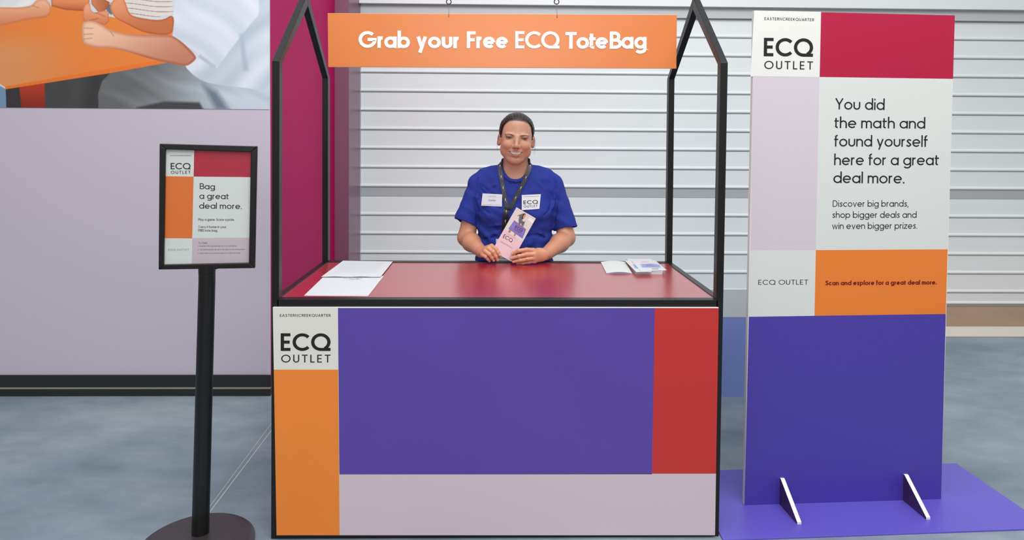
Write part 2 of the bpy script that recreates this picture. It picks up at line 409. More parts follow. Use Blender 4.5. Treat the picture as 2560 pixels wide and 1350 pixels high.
def child_shirt(X, Y, D):
    s = np.abs(((Y - X * .05 + 8 * np.sin(X * .012)) % 46) - 23); t = 1 - sm(1.5, 5, s)
    return mixc((214, 208, 204), (150, 105, 95), t * .8)
layers = [
    ([(-300, 250), (0, 250), (470, 60), (765, 95), (1590, 290), (1530, 572), (30, 805), (-60, 745), (-300, 690)], tablec, 6),
    ([(-300, 640), (40, 825), (45, 1000), (-300, 1000)], (112, 142, 172), 5),
    ([(40, 822), (168, 805), (186, 1010), (45, 1010)], (52, 50, 50), 6),
    ([(165, 800), (402, 760), (408, 1010), (184, 1010)], skin((172, 56, 30), (120, 34, 24), 0, 1, 780, 1000, 10), 6),
    ([(400, 768), (1040, 655), (930, 760), (900, 1010), (405, 1010)], cloth((54, 56, 54), (70, 72, 70), .4, .01, 2), 6),
    ([(895, 1010), (892, 860), (930, 750), (1010, 665), (1520, 565), (1690, 590), (1810, 700), (2520, 830), (2520, 1010)], trous, 8),
    ([(1250, 985), (1500, 930), (1830, 935), (1875, 1010), (1250, 1010)], (66, 66, 68), 26),
    ([(35, 802), (1460, 548), (1530, 572), (1000, 672), (38, 828)], (228, 116, 44), 5),
    ([(430, -800), (850, -800), (820, 20), (775, 105), (600, 96), (470, 62)], skin((222, 138, 90), (170, 84, 46), 0, 1, 0, 110, 20), 6),
    ([(-300, -800), (345, -800), (330, 5), (280, 58), (120, 80), (-300, 80)], cloth((232, 230, 228), (205, 212, 216), .6, .02, 1), 6),
    ([(-300, 82), (0, 76), (180, 80), (290, 60), (335, 5), (420, -2), (462, 45), (470, 112), (440, 163), (330, 178), (200, 200), (0, 250), (-300, 320)], skin((235, 180, 145), (205, 120, 78), .1, 1, 20, 240, 28), 6),
    ([(880, -800), (1640, -800), (1595, 118), (1462, 152), (1455, 176), (1200, 145), (1140, 20), (1010, 45), (930, 18)], child_shirt, 6),
    ([(962, 60), (1012, 38), (1045, 105), (1022, 138), (985, 112)], (88, 116, 136), 6),
    ([(800, -800), (900, -30), (1005, 20), (1000, 60), (962, 98), (905, 118), (838, 40)], skin((205, 128, 86), (160, 84, 50), 1, 0, 820, 1010, 16), 6),
    ([(766, 70), (790, 35), (825, 28), (828, 80), (850, 120), (915, 108), (965, 95), (1003, 112), (990, 170), (1003, 190), (962, 238), (890, 210), (770, 205), (757, 150)], skin((228, 160, 120), (196, 108, 68), 0, 1, 60, 240, 16), 5),
    ([(1008, 62), (1030, 10), (1075, -25), (1135, -15), (1160, 40), (1172, 90), (1210, 150), (1480, 190), (1600, 118), (1600, 322), (1330, 306), (1150, 212), (1060, 170), (1018, 112)], skin((226, 150, 108), (176, 92, 52), .25, 1, 240, 640, 22), 6),
    ([(1578, -800), (2520, -800), (2520, 850), (2300, 800), (1960, 770), (1810, 715), (1700, 610), (1725, 595), (1815, 515), (1585, 325)], cloth((214, 220, 230), (176, 188, 200), .9, .012, 3), 8),
    ([(750, 213), (790, 196), (830, 190), (905, 210), (1010, 280), (1200, 318), (1450, 315), (1610, 320), (1815, 512), (1780, 560), (1720, 600), (1650, 596), (1400, 545), (1150, 468), (1000, 440), (880, 442), (760, 405), (748, 330)], skin((238, 190, 160), (172, 102, 76), .55, 1, 700, 1500, 34), 6),
    ([(1585, 318), (1610, 100), (1600, -800), (2420, -800), (2385, 120), (2210, 330), (1992, 622), (1800, 470)], cloth((218, 222, 232), (196, 204, 216), 2.2, .016, 5), 7),
    ([(1840, 490), (1990, 600), (1975, 625), (1815, 515)], (180, 186, 198), 14),
    ([(2205, 300), (2235, 300), (2290, 640), (2240, 640)], (170, 182, 196), 30),
    ([(1860, 770), (1990, 830), (2110, 1005), (1985, 1005)], (108, 120, 134), 60),
]
K = 2560 / 700
nx, ny = 600, 380
gx = np.linspace(-60, 680, nx); gy = np.linspace(-210, 272, ny)
GX, GY = np.meshgrid(gx, gy, indexing='ij')
Cc = paint(GX * K, GY * K, layers, (200, 206, 214))
for (ax, ay, bx, by) in ((770, 260, 850, 262), (768, 318, 850, 312), (772, 360, 840, 352), (300, 60, 350, 80), (880, 120, 960, 150), (820, 190, 900, 170), (1010, 290, 1040, 330)):
    t = np.clip(((GX * K - ax) * (bx - ax) + (GY * K - ay) * (by - ay)) / ((bx - ax) ** 2 + (by - ay) ** 2), 0, 1)
    dd = np.hypot(GX * K - ax - t * (bx - ax), GY * K - ay - t * (by - ay)); Cc *= (1 - .16 * (1 - sm(0, 11, dd)))[..., None]
A = atY(-60, -70, YL - .002); B = atY(680, 270, YL - .002)
zA = atY(300, -210, YL)[2]; zB = atY(400, 271.5, YL)[2]
V = np.stack([A[0] + (GX + 60) / 740 * (XR - .001 - A[0]), np.full(GX.shape, YL - .003), zA + (GY + 210) / 482 * (zB - zA)], -1).reshape(-1, 3)
I = np.arange(nx * ny).reshape(nx, ny)
F = np.stack([I[:-1, :-1], I[:-1, 1:], I[1:, 1:], I[1:, :-1]], -1).reshape(-1, 4)
o = obj_col('wall_mural', V, F, lin_np(Cc.reshape(-1, 3)), mat('mural_print', (200, 200, 200), .42, .35, attr=True))
tag(o, 'large wall photograph of people seated round an orange table, on the lilac wall', 'mural')

# shutter door
M_SHUT = mat('shutter_enamel', (226, 232, 233), .42, .5, noise=.02, nscale=2)
M_SHUT2 = mat('shutter_rail', (174, 180, 183), .4, .5)
def zrow(py): return atY(1120, py, YS)[2]
prof = []       # (z, y) going upward
X0s, X1s = atY(880, 400, YS)[0], 7.3
pitch = 47.5 * YS / FPX * 1.0
rows_low = [zrow(491 + 47.6 * k) for k in range(0, 6)]       # bottom of each bead row below the rail
rows_up = [zrow(468 - 47.5 * k) for k in range(0, 10)]
def slat(mb, z0, z1, bead=True):
    # a flat slat between z0 (its lower edge, with rolled lip) and z1
    P = [(z0, YS + .004)]
    if bead:
        P = [(z0 + .001, YS + .010), (z0 + .001, YS - .005), (z0 + .005, YS - .010), (z0 + .011, YS - .0120), (z0 + .018, YS - .010), (z0 + .023, YS - .005), (z0 + .026, YS)]
    P += [(z1 - .008, YS + .001), (z1 - .006, YS + .010), (z1, YS + .012)]
    k = len(mb.v)
    for z, y in P: mb.v += [(X0s, y, z), (X1s, y, z)]
    for i in range(len(P) - 1): mb.f.append((k + 2 * i, k + 2 * i + 1, k + 2 * i + 3, k + 2 * i + 2)); mb.mi.append(0)
mb = MB()
zl = [0.012] + sorted(rows_low)
zl = [z for z in zl if z > 0.0]
for a, b in zip(zl[:-1], zl[1:]): slat(mb, a, b)
zu = sorted(rows_up)
for a, b in zip(zu[:-1], zu[1:]): slat(mb, a, b)
mb.box((X0s - .1, YS + .013, 0), (X1s, YS + .03, 3.2))
door = mb.build('door_1', M_SHUT); tag(door, kind='structure')
tag(door, 'white horizontal slat roller shutter closing the shopfront')
zr0, zr1 = max(rows_low), min(rows_up)
mb = MB().box((X0s, YS + .004, zr0), (X1s, YS + .02, zr1)); mb.build('mid_rail', M_SHUT2, door)
mb = MB().box((X0s, YS - .002, 0.0), (X1s, YS + .02, .012)); mb.build('bottom_rail', M_SHUT2, door)
# header above the curtain
zh = max(rows_up)
mb = MB().box((xe + .001, YS - .035, zh), (X1s, YS + .2, zh + .085), 1).box((xe + .001, YS - .085, zh + .085), (X1s, YS + .2, 3.2), 0)
o = mb.build('trim_1', [M_SHUT, mat('header_grey', (188, 194, 196), .45)]); tag(o, kind='structure')
# guide channel at the left of the shutter
mb = MB().box((xe + .001, YS - .03, 0), (X0s - .0005, YS + .12, zh - .001))
o = mb.build('trim_2', mat('guide_grey', (176, 186, 192), .4, .5)); tag(o, kind='structure')
# brown threshold strip and sill in front of the shutter, right part
P0 = atZ(2450, 820, 0); P1 = atZ(2450, 843, 0)
mb = MB().box((2.35, P0[1], 0), (7.3, YS - .02, .006)); o = mb.build('trim_3', mat('brown_threshold', (150, 112, 72), .3, .5, noise=.12, nscale=3)); tag(o, kind='structure')
mb = MB().box((2.35, P1[1], 0), (7.3, P0[1] - .001, .012)); o = bevel(mb.build('trim_4', mat('threshold_sill', (214, 204, 192), .35, .5)), .003); tag(o, kind='structure')

# ================================================================ LOW PANEL behind the kiosk and the standee
lp = empty('low_panel', (1.6, 3.70, 0), 'low blue and pale grey board on the floor behind the tall standee', 'panel')
zb = atY(1840, 793, 3.663)[2]; zt = atY(1840, 724, 3.663)[2]
MB().box((.98, 3.663, 0), (2.2, 3.69, zb)).build('lower_panel', mat('slate_blue_print', (124, 142, 206), .14, .9), lp)
MB().box((.98, 3.663, zb + .0005), (2.2, 3.69, zt)).build('upper_panel', mat('pale_board', (204, 210, 212), .4, .5), lp)

# ================================================================ KIOSK
YF = 2.39; YB = 3.104; HX = .797
kiosk = empty('promotional_kiosk', (0, (YF + YB) / 2, 0), 'black framed house-shaped promotional kiosk with purple, orange and red front panel', 'kiosk')
T, D_ = .0255, .036
def corner_x(px, py, Y): return atY(px, py, Y)[0]
xl_t, xl_b = corner_x(680, 152, YF), corner_x(677.5, 1340, YF)
xr_t, xr_b = corner_x(1820, 155, YF), corner_x(1797, 1340, YF)
zeF = atY(1250, 153, YF)[2]; zeB = atY(1250, 195, YB)[2]; zE = (zeF + zeB) / 2
def slanted_post(xt, xb, y0, y1, sgn, ztop, zbot=0.0):
    mb = MB(); a = sgn * T
    vs = []
    for z, x in ((zbot, xb), (ztop, xt)):
        vs += [(x, y0, z), (x + a, y0, z), (x + a, y1, z), (x, y1, z)]
    mb.add(vs, [(0, 3, 2, 1), (4, 5, 6, 7), (0, 1, 5, 4), (1, 2, 6, 5), (2, 3, 7, 6), (3, 0, 4, 7)]); return mb
zEl = atY(680, 151.8, YF)[2]; zEr = atY(1820, 156, YF)[2]
bevel(slanted_post(xl_t, xl_b, YF, YF + D_, 1, zEl).build('post', M_BLACK, kiosk))
bevel(slanted_post(xr_t, xr_b, YF, YF + D_, -1, zEr).build('post', M_BLACK, kiosk))
xbl = corner_x(805.5, 400, YB - D_); xbr = corner_x(1684, 400, YB - D_)
zBl = atY(823, 194, YB - D_)[2]; zBr = atY(1668, 196, YB - D_)[2]
bevel(slanted_post(xbl, xbl, YB - D_, YB, 1, zBl).build('post', M_BLACK, kiosk))
bevel(slanted_post(xbr, xbr, YB - D_, YB, -1, zBr).build('post', M_BLACK, kiosk))
# rafters
YM = (YF + YB) / 2
apx = atX(759.5, 8, xl_t + T); zap_in = apx[2]
zap = zap_in + .050
print('apex', apx, 'YM', YM, 'eave', zEl, zEr, zBl, zBr)
for (xo, sgn, zf, zb_) in ((xl_t, 1, zEl, zBl), (xr_t, -1, zEr, zBr)):
    x0 = min(xo, xo + sgn * T); x1 = x0 + T
    mb = MB().prism([(x0, YF, zf), (x0, YM, zap), (x0, YM, zap_in), (x0, YF + D_, zf - .004)], (T, 0, 0)); bevel(mb.build('rafter', M_BLACK, kiosk))
    xo2 = xbl if sgn == 1 else xbr - T
    # back rafter runs from the apex to the back post
    vs = [(x0, YM + .0005, zap), (x0 + T, YM + .0005, zap), (x0 + T, YM + .0005, zap_in), (x0, YM + .0005, zap_in),
          (xo2, YB, zb_), (xo2 + T, YB, zb_), (xo2 + T, YB - D_, zb_ - .003), (xo2, YB - D_, zb_ - .003)]
    mb = MB().add(vs, [(0, 1, 2, 3), (7, 6, 5, 4), (0, 4, 5, 1), (1, 5, 6, 2), (2, 6, 7, 3), (3, 7, 4, 0)]); bevel(mb.build('rafter', M_BLACK, kiosk))
# ridge beam just above the picture
ZRB = atY(1250, -9, YM)[2]
mb = MB().box((xl_t + T + .001, YM - .016, ZRB), (xr_t - T - .001, YM + .016, ZRB + .03)); bevel(mb.build('ridge_beam', M_BLACK, kiosk))
# rails round the counter
ZC = .85
xlC = xl_b + (xl_t - xl_b) * ZC / zEl; xrC = xr_b + (xr_t - xr_b) * ZC / zEr
xlC = corner_x(675.5, 750, YF); xrC = corner_x(1812, 750, YF)
bevel(MB().box((xlC + T - .002, YF, ZC - .036), (xrC - T + .002, YF + D_, ZC)).build('rail', M_BLACK, kiosk))
bevel(MB().box((xbl + T, YB - D_, ZC - .022), (xbr - T, YB, ZC)).build('rail', M_BLACK, kiosk))
for xo, sgn, xb_ in ((xlC, 1, xbl), (xrC, -1, xbr)):
    a = sgn * T
    vs = []
    for z in (ZC - .022, ZC): vs += [(xo, YF + D_, z), (xo + a, YF + D_, z), (xb_ + a, YB - D_, z), (xb_, YB - D_, z)]
    bevel(MB().add(vs, [(0, 3, 2, 1), (4, 5, 6, 7), (0, 1, 5, 4), (1, 2, 6, 5), (2, 3, 7, 6), (3, 0, 4, 7)]).build('rail', M_BLACK, kiosk))
bevel(MB().box((xl_b + T, YF, 0.0), (xr_b - T, YF + D_, .022)).build('rail', M_BLACK, kiosk))
bevel(MB().box((xbl + T, YB - D_, 0.0), (xbr - T, YB, .022)).build('rail', M_BLACK, kiosk))
for xo, sgn, xb_ in ((xl_b, 1, xbl), (xr_b, -1, xbr)):
    a = sgn * T
    vs = []
    for z in (0, .022): vs += [(xo, YF + D_, z), (xo + a, YF + D_, z), (xb_ + a, YB - D_, z), (xb_, YB - D_, z)]
    bevel(MB().add(vs, [(0, 3, 2, 1), (4, 5, 6, 7), (0, 1, 5, 4), (1, 2, 6, 5), (2, 3, 7, 6), (3, 0, 4, 7)]).build('rail', M_BLACK, kiosk))
# counter top (red), set 3 mm below the rails
ZT = ZC - .003
MB().add([(xlC + T, YF + D_, ZT), (xrC - T, YF + D_, ZT), (xbr - T, YB - D_, ZT), (xbl + T, YB - D_, ZT),
          (xlC + T, YF + D_, ZT - .016), (xrC - T, YF + D_, ZT - .016), (xbr - T, YB - D_, ZT - .016), (xbl + T, YB - D_, ZT - .016)],
         [(0, 1, 2, 3), (7, 6, 5, 4), (0, 4, 5, 1), (1, 5, 6, 2), (2, 6, 7, 3), (3, 7, 4, 0)]).build('counter_top', M_COUNTER, kiosk)
# front panel board 10 mm thick in front of the frame
YP = YF - .010
PF = Plane((0, YP, 0), (1, 0, 0), (0, 0, 1))
def quadpx(mb, pl, pts, mi, n=0.0):
    q = [pl.hit(*p) for p in pts]; mb.add([pl.at(u, v, n) for u, v in q], [(0, 1, 2, 3)], mi)
TL, TR, BR, BL = (682, 768.5), (1796.5, 769), (1787.5, 1338), (691.5, 1338)
mb = MB()
c = [PF.hit(*p) for p in (BL, BR, TR, TL)]
mb.prism([PF.at(u, v, 0) for u, v in c], (0, .0095, 0), 0)
def lerp(a, b, t): return (a[0] + (b[0] - a[0]) * t, a[1] + (b[1] - a[1]) * t)
def onL(y): return lerp(TL, BL, (y - 768.5) / 569.5)
def onR(y): return lerp(TR, BR, (y - 768.5) / 569.5)
blocks = [([onL(924), (845.5, 924), (845, 770), onL(770)], 1), ([onL(1338), (849, 1338), (845.5, 924), onL(924)], 2),
          ([(848.5, 1186), (1630, 1185.5), (1637, 770), (845, 770)], 3), ([(1630, 1184), onR(1184), onR(770), (1637, 770)], 4),
          ([(849, 1338), onR(1338), onR(1184), (848.5, 1186)], 5)]
for pts, mi in blocks: quadpx(mb, PF, pts, mi, .0004)
front_board = mb.build('front_panel', [M_WHITE, M_CREAM, M_ORANGE, M_PURPLE, M_RED, M_PINK], kiosk, fix=False)
def tagline(mb, pl, x0, x1, y0, y1, cap):
    put_text(mb, pl, 'EASTERNCREEKQUARTER', (x0, y0), (x1, y1), cap, w_=.13, track=.22, n=.001)
def logo(mb, pl, x0, x1, yb, cap, yo, capo, s=0.0, wt=.17):
    """the two line emblem: heavy first line, light second line; s = baseline drop per px"""
    put_text(mb, pl, 'ECQ', (x0, yb), (x1, yb + s * (x1 - x0)), cap, w_=wt, track=.09, n=.001)
    put_text(mb, pl, 'OUTLET', (x0 + (x1 - x0) * .01, yo), (x1, yo + s * (x1 - x0)), capo, w_=.125, track=.28, n=.001)
mb = MB(); tagline(mb, PF, 700, 826.5, 791.5, 791.5, 6.6)
mb.build('tagline', M_INK, front_board, fix=False)
mb = MB(); logo(mb, PF, 702, 826.5, 877, 44, 906, 19.5); mb.build('logo', M_INK, front_board, fix=False)
# hooks under the ridge beam
for hx in (1122, 1391.5):
    P = atY(hx, 4.5, YM); ring = [P + np.array([math.cos(a) * .0095, 0, math.sin(a) * .0095]) for a in np.linspace(0, 2 * PI, 20, endpoint=False)]
    mb = MB().tube(ring, .0019, 8, True); mb.tube([P + np.array([0, 0, .0095]), (P[0], YM, ZRB + .001)], .0019, 8)
    mb.build('hook', M_BLACK, kiosk, smooth=True)

# ================================================================ HANGING SIGN
PS = Plane((0, YM - .006, 0), (1, 0, 0), (0, 0, 1))
sc = [PS.hit(*p) for p in ((820.5, 167.5), (1691, 171.5), (1692.5, 36.8), (819, 33))]
sign = empty('hanging_sign', PS.at(*sc[0]), 'long orange hanging sign with white lettering above the counter', 'sign')
mb = MB().prism([PS.at(u, v, 0) for u, v in sc], (0, .008, 0), 0, cap_mi=1)
sboard = bevel(mb.build('sign_board', [M_WHITE, mat('satin_orange_print', (216, 120, 50), .32, .8)], sign), .001)
mb = MB()
bw = dict(w_=.19, track=.045, space=.3, n=.0012)
put_text(mb, PS, 'Grab', (896.5, 119.5), (1025, 120.5), 42, **bw)
put_text(mb, PS, 'your', (1041, 120.5), (1148.5, 121), 42, **bw)
put_text(mb, PS, 'Free', (1167, 120.5), (1270, 121), 42, **bw)
put_text(mb, PS, 'ECQ', (1288, 121), (1398.5, 121.5), 43, w_=.17, track=.02, n=.0012)
put_text(mb, PS, 'Tote', (1413, 122), (1520, 122), 42, w_=.19, track=.0, n=.0012)
put_text(mb, PS, 'Bag', (1524, 122), (1616, 122), 43, **bw)
mb.build('lettering', M_WINK, sboard, fix=False)
for (hx, hy, bx, by) in ((1122, 8.5, 1122, 41), (1391.5, 9.5, 1392.7, 43)):
    P = atY(hx, hy, YM); Q = PS.at(*PS.hit(bx, by), .001)
    top = P + np.array([0, 0, -.002]) + np.array([0, 0, .0015])
    mb = MB().tube([top + np.array([-.0007, -.0025, .003]), top + np.array([-.002, 0, -.02]), Q + np.array([-.0012, 0, .012]), Q], .0006, 6)
    mb.tube([top + np.array([.0007, .0025, .003]), top + np.array([.0018, 0, -.02]), Q + np.array([.0012, 0, .012]), Q], .0006, 6)
    mb.build('cord', mat('nylon_cord', (120, 112, 104), .5), sign, smooth=True)
    MB().tube([Q + np.array([0, -.0004, 0]), Q + np.array([0, .0002, 0])], .0022, 12).build('eyelet', mat('rust', (110, 62, 40), .5), sign)

# ================================================================ STANDEE on its mat
matz = .006
E0 = atZ(1800, 1175, matz); E1 = atZ(2390, 1158, matz); E2 = atZ(2560, 1270, matz)
du = (E1 - E0) / np.linalg.norm(E1 - E0); dv = np.array([du[1], -du[0], 0])
nearL = atZ(1850, 1349.5, matz); depth = (nearL - E0) @ dv; L_ = (E1 - E0) @ du
a0 = E0 + du * (.815 - E0[0]) / du[0]
nr = E1 + dv * (depth - .004); nl = nr - du * ((nr[0] - .803) / du[0]); a0 = E1 - du * ((E1[0] - .803) / du[0])
c4 = [a0, E1, nr, nl]
mo = MB().prism([(p[0], p[1], 0) for p in reversed(c4)], (0, 0, matz)).build('floor_mat', mat('purple_mat', (99, 86, 190), .36, .5, noise=.04, nscale=4))
bevel(mo, .001); tag(mo, 'purple rectangular floor sheet lying under the tall standee', 'mat')
b0 = atZ(1861, 1263, matz); b1 = atZ(2352.5, 1247.5, matz)
SD = Plane(b0, b1 - b0, (0, 0, 1))
b0t = SD.hit(1885.5, 26.2); b1t = SD.hit(2387, 38.5); b1u = SD.hit(2352.5, 1247.5)
print('standee corners', SD.hit(1861, 1263), b1u, b0t, b1t)
st = empty('standee', SD.at(b1u[0] / 2, 0), 'tall freestanding display board with colour blocks and black lettering on purple floor sheet', 'display board')
mb = MB(); cn = [(0, 0), (b1u[0], 0), tuple(b1t), tuple(b0t)]
mb.prism([SD.at(u, v, 0) for u, v in cn], SD.N * -.019, 0)
bl = [([(1876, 191), (2049.5, 192.5), (2052.5, 29.5), (1885.5, 26.2)], 0), ([(2049, 192.5), (2382.5, 197.3), (2387, 38.5), (2052.5, 30.5)], 1),
      ([(1875.8, 626), (2039.5, 625.5), (2048.5, 192.5), (1882.5, 190.5)], 2), ([(2039.5, 625.2), (2368.5, 623.3), (2382.5, 197.3), (2048.5, 192.5)], 3),
      ([(1872, 792), (2036, 789.5), (2039.5, 625.5), (1875.8, 626)], 3), ([(2036, 789.3), (2364.3, 785), (2368.8, 623.3), (2039.5, 625.2)], 4),
      ([(1861, 1263), (2352.5, 1247.5), (2364.3, 785), (1872, 791.8)], 5)]
for pts, mi in bl: quadpx(mb, SD, pts, mi, .0004)
sdb = mb.build('board', [M_WHITE, M_CRIM, mat('lilac_print', (208, 198, 208), .4, .4), mat('off_white_print', (214, 218, 214), .4, .4), mat('orange_strip', (232, 126, 48), .38), mat('violet_print', (74, 60, 160), .33, .5)], st, fix=False)
mb = MB(); tagline(mb, SD, 1911, 2034.5, 50, 53, 7); mb.build('tagline', M_INK, sdb, fix=False)
mb = MB(); logo(mb, SD, 1909, 2032, 140.5, 46, 172.5, 20.5, s=.012); mb.build('logo', M_INK, sdb, fix=False)
mb = MB(); hd = dict(w_=.115, track=.09, space=.31, n=.001)
put_text(mb, SD, 'You did', (2088, 273.5), (2211, 275), 28, **hd)
put_text(mb, SD, 'the math and', (2085.5, 320), (2312.5, 321.5), 28, **hd)
put_text(mb, SD, 'found yourself', (2085, 366), (2318.5, 367), 28, **hd)
put_text(mb, SD, 'here for a great', (2085, 412.8), (2346.5, 413), 28, **hd)
put_text(mb, SD, 'deal more.', (2083, 457.5), (2260.5, 458.5), 28, **hd)
mb.build('headline', M_INK, sdb, fix=False)
mb = MB(); bd = dict(w_=.105, track=.1, space=.32, n=.001)
put_text(mb, SD, 'Discover big brands,', (2081.5, 516.8), (2270.5, 516.5), 16, **bd)
put_text(mb, SD, 'shop bigger deals and', (2080.5, 544.5), (2291, 544.3), 16, **bd)
put_text(mb, SD, 'win even bigger prizes.', (2080, 572.5), (2292.5, 571.5), 16, **bd)
mb.build('body_text', M_INK, sdb, fix=False)
mb = MB(); put_text(mb, SD, 'ECQ OUTLET', (1895.5, 711.5), (2020, 711), 12, w_=.1, track=.16, space=.35, n=.001); mb.build('small_text', M_INK, sdb, fix=False)
mb = MB(); put_text(mb, SD, 'Scan and explore for a great deal more.', (2063, 713), (2341.5, 711), 11.5, w_=.19, track=.07, space=.28, n=.001); mb.build('strip_text', M_DRED, sdb, fix=False)
for (xt, yt, xb, yb_, xt2, yt2) in ((1950.5, 1194.5, 1948.5, 1258.7, 1993, 1311), (2258.5, 1185, 2257, 1249.5, 2315.5, 1299)):
    ub = SD.hit(xb, yb_)[0]; top = SD.hit(xt, yt)[1]; tip = atZ(xt2, yt2, matz)
    A = SD.at(ub, 0, .0005); B = SD.at(ub, top, .0005); ln = np.linalg.norm((tip - A)[:2]); dirv = np.array([*((tip - A)[:2]), 0]) / ln
    C_ = A + dirv * ln
    right = np.array([-dirv[1], dirv[0], 0]); right = right if right @ SD.U > 0 else -right
    w2 = .016
    mb = MB().prism([A, C_, C_ + np.array([0, 0, .008]), B + dirv * .006, B], right * w2, 0)
    for k, f in enumerate(mb.f):
        ps = [np.array(mb.v[i]) for i in f]; nn = np.cross(ps[1] - ps[0], ps[2] - ps[0]); nn /= np.linalg.norm(nn) + 1e-9
        if abs(nn @ right) > .9: mb.mi[k] = 1
    mb.build('support_foot', [mat('white_board_edge', (236, 236, 232), .5), mat('plum_print', (66, 40, 84), .45)], st)

# ================================================================ POSTER STAND
DC = np.array([-1.032, 2.338, 0]); DR = .190
ps = empty('poster_stand', DC, 'black floor stand holding a framed poster on a round base, left of the kiosk', 'sign stand')
mb = MB(); seg = 72
rings = [(DR, 0), (DR, .014), (DR - .004, .018), (DR - .02, .021), (.03, .027), (0.001, .027)]
k0 = len(mb.v)
for r_, z_ in rings:
    for q in range(seg): mb.v.append((DC[0] + r_ * math.cos(2 * PI * q / seg), DC[1] + r_ * math.sin(2 * PI * q / seg), z_))
for i in range(len(rings) - 1):
    for q in range(seg): mb.f.append((i * seg + q, i * seg + (q + 1) % seg, (i + 1) * seg + (q + 1) % seg, (i + 1) * seg + q)); mb.mi.append(0)
mb.f.append(tuple(reversed(range(seg)))); mb.mi.append(0)
M_BASE = mat('dark_cast_base', (52, 46, 50), .38, .5, noise=.15, nscale=12)
mb.build('base', M_BASE, ps, smooth=True)
PB = atZ(501, 1333, .024); YPO = PB[1]
PT = atY(517.5, 690, YPO); 
rb = 20.6 * YPO / FPX; rt_ = 19.6 * YPO / FPX
mb = MB().tube([PB, PB + (PT - PB) * .5, PT + np.array([0, 0, -.012]), PT + np.array([0, 0, .012])], [rb, (rb + rt_) / 2, rt_, rt_], 40)
mb.build('pole', M_BLACK, ps, smooth=True)
mb = MB().tube([PT + np.array([0, 0, .0125]), PT + np.array([0, 0, .034])], [rt_ + .0005, rt_ + .0005], 40); mb.build('pole_collar', M_BLACK, ps, smooth=True)
# frame
fl_y = YPO - .045; ang = .19
Lc = atY(398.5, 674.5, fl_y)
pu = np.array([math.cos(ang), math.sin(ang), 0])
FR = Plane(Lc, pu, atY(399.3, 359.5, fl_y) - Lc)
fc = [FR.hit(*p) for p in ((396, 674.3), (637, 670.6), (643, 365.7), (398.5, 359.3))]
ic = [FR.hit(*p) for p in ((409, 662), (622, 657.5), (627, 379.8), (413.3, 373.3))]
print('frame', fc)
mb = MB()
for i in range(4):
    j = (i + 1) % 4
    o1, o2, i1, i2 = fc[i], fc[j], ic[i], ic[j]
    P = [FR.at(*o1, 0), FR.at(*o2, 0), FR.at(*i2, 0), FR.at(*i1, 0)]
    mb.prism(P, FR.N * -.018)
bevel(mb.build('poster_frame', M_BLACK, ps), .0025, 3)
cxm = sum(c[0] for c in fc) / 4
mb = MB().prism([FR.at(*(np.array(c)), -.012) for c in ic], FR.N * -.006, 0); mb.build('backing_board', M_BLACK, ps)
mbk = MB(); u_ = (FR.hit(517, 671)[0]); mbk.prism([FR.at(u_ - .03, -.008, -.0185), FR.at(u_ + .03, -.008, -.0185), FR.at(u_ + .03, .09, -.0185), FR.at(u_ - .03, .09, -.0185)], FR.N * -.012)
mbk.build('bracket', M_BLACK, ps)
FP = Plane(FR.at(0, 0, -.011), FR.U, FR.V)
mb = MB()
M_CR2 = mat('poster_crimson', (178, 44, 66), .25, .5)
pb = [([(409, 440.5), (484, 441.5), (485.5, 374), (412, 373)], 0), ([(484, 441.5), (628, 443), (629, 379), (485.5, 374)], 1),
      ([(409, 595.5), (480.5, 596), (484, 441.5), (409, 440.5)], 2), ([(480.5, 595), (624, 594), (628, 443), (484, 441.5)], 0),
      ([(407, 662), (479.5, 660.5), (480.5, 596), (409, 595.5)], 0), ([(479.5, 660), (623, 658.5), (624, 594), (480.5, 595)], 3)]
for pts, mi in pb: quadpx(mb, FP, pts, mi, 0)
poster = mb.build('poster', [mat('poster_white', (216, 222, 218), .35), M_CR2, mat('poster_orange', (224, 116, 46), .35), mat('poster_pink', (198, 186, 194), .35)], ps, fix=False)
mb = MB(); put_text(mb, FP, 'EASTERNCREEKQUARTER', (425.5, 390.2), (478, 390.2), 2.2, w_=.12, track=.2, n=.0004)
logo(mb, FP, 427, 476.5, 422.8, 15.5, 434.3, 7.5, wt=.13); mb.build('logo', M_INK, poster, fix=False)
mb = MB(); hd2 = dict(w_=.12, track=.09, space=.31, n=.0004)
put_text(mb, FP, 'Bag', (499.5, 472.5), (537.5, 473.5), 14.5, **hd2)
put_text(mb, FP, 'a great', (498.5, 497), (572, 498), 15, **hd2)
put_text(mb, FP, 'deal more.', (498, 521.5), (604.5, 522.5), 15, **hd2)
mb.build('headline', M_INK, poster, fix=False)
mb = MB(); sb = dict(w_=.13, track=.1, space=.32, n=.0004)
put_text(mb, FP, 'Play a game. Score a prize.', (496, 551.8), (586, 551.8), 6, **sb)
put_text(mb, FP, 'Carry it home in your', (496, 570), (565.5, 570), 6, **sb)
put_text(mb, FP, 'FREE tote bag.', (496, 579), (544, 579), 6, **sb)
mb.build('body_text', M_INK, poster, fix=False)
mb = MB()
put_text(mb, FP, 'To Claim:', (496, 609.5), (519, 609.5), 5, **sb)
put_text(mb, FP, '1  Scan the QR code and sign up to our newsletter', (495, 616.5), (592, 616), 3.2, **sb)
put_text(mb, FP, '2  You will automatically go in the draw to win a major prize', (495, 625.5), (612, 624.5), 3.2, **sb)
put_text(mb, FP, '3  Show staff your successful sign up to claim your bag', (495, 634.5), (600, 633.5), 3.2, **sb)
put_text(mb, FP, 'ECQ OUTLET', (421, 626.5), (472.5, 626), 4.5, w_=.1, track=.16, space=.35, n=.0004)
mb.build('small_text', M_GREYINK, poster, fix=False)
gm = bpy.data.materials.new('clear_cover'); gm.use_nodes = True; n_ = gm.node_tree; bb = n_.nodes['Principled BSDF']
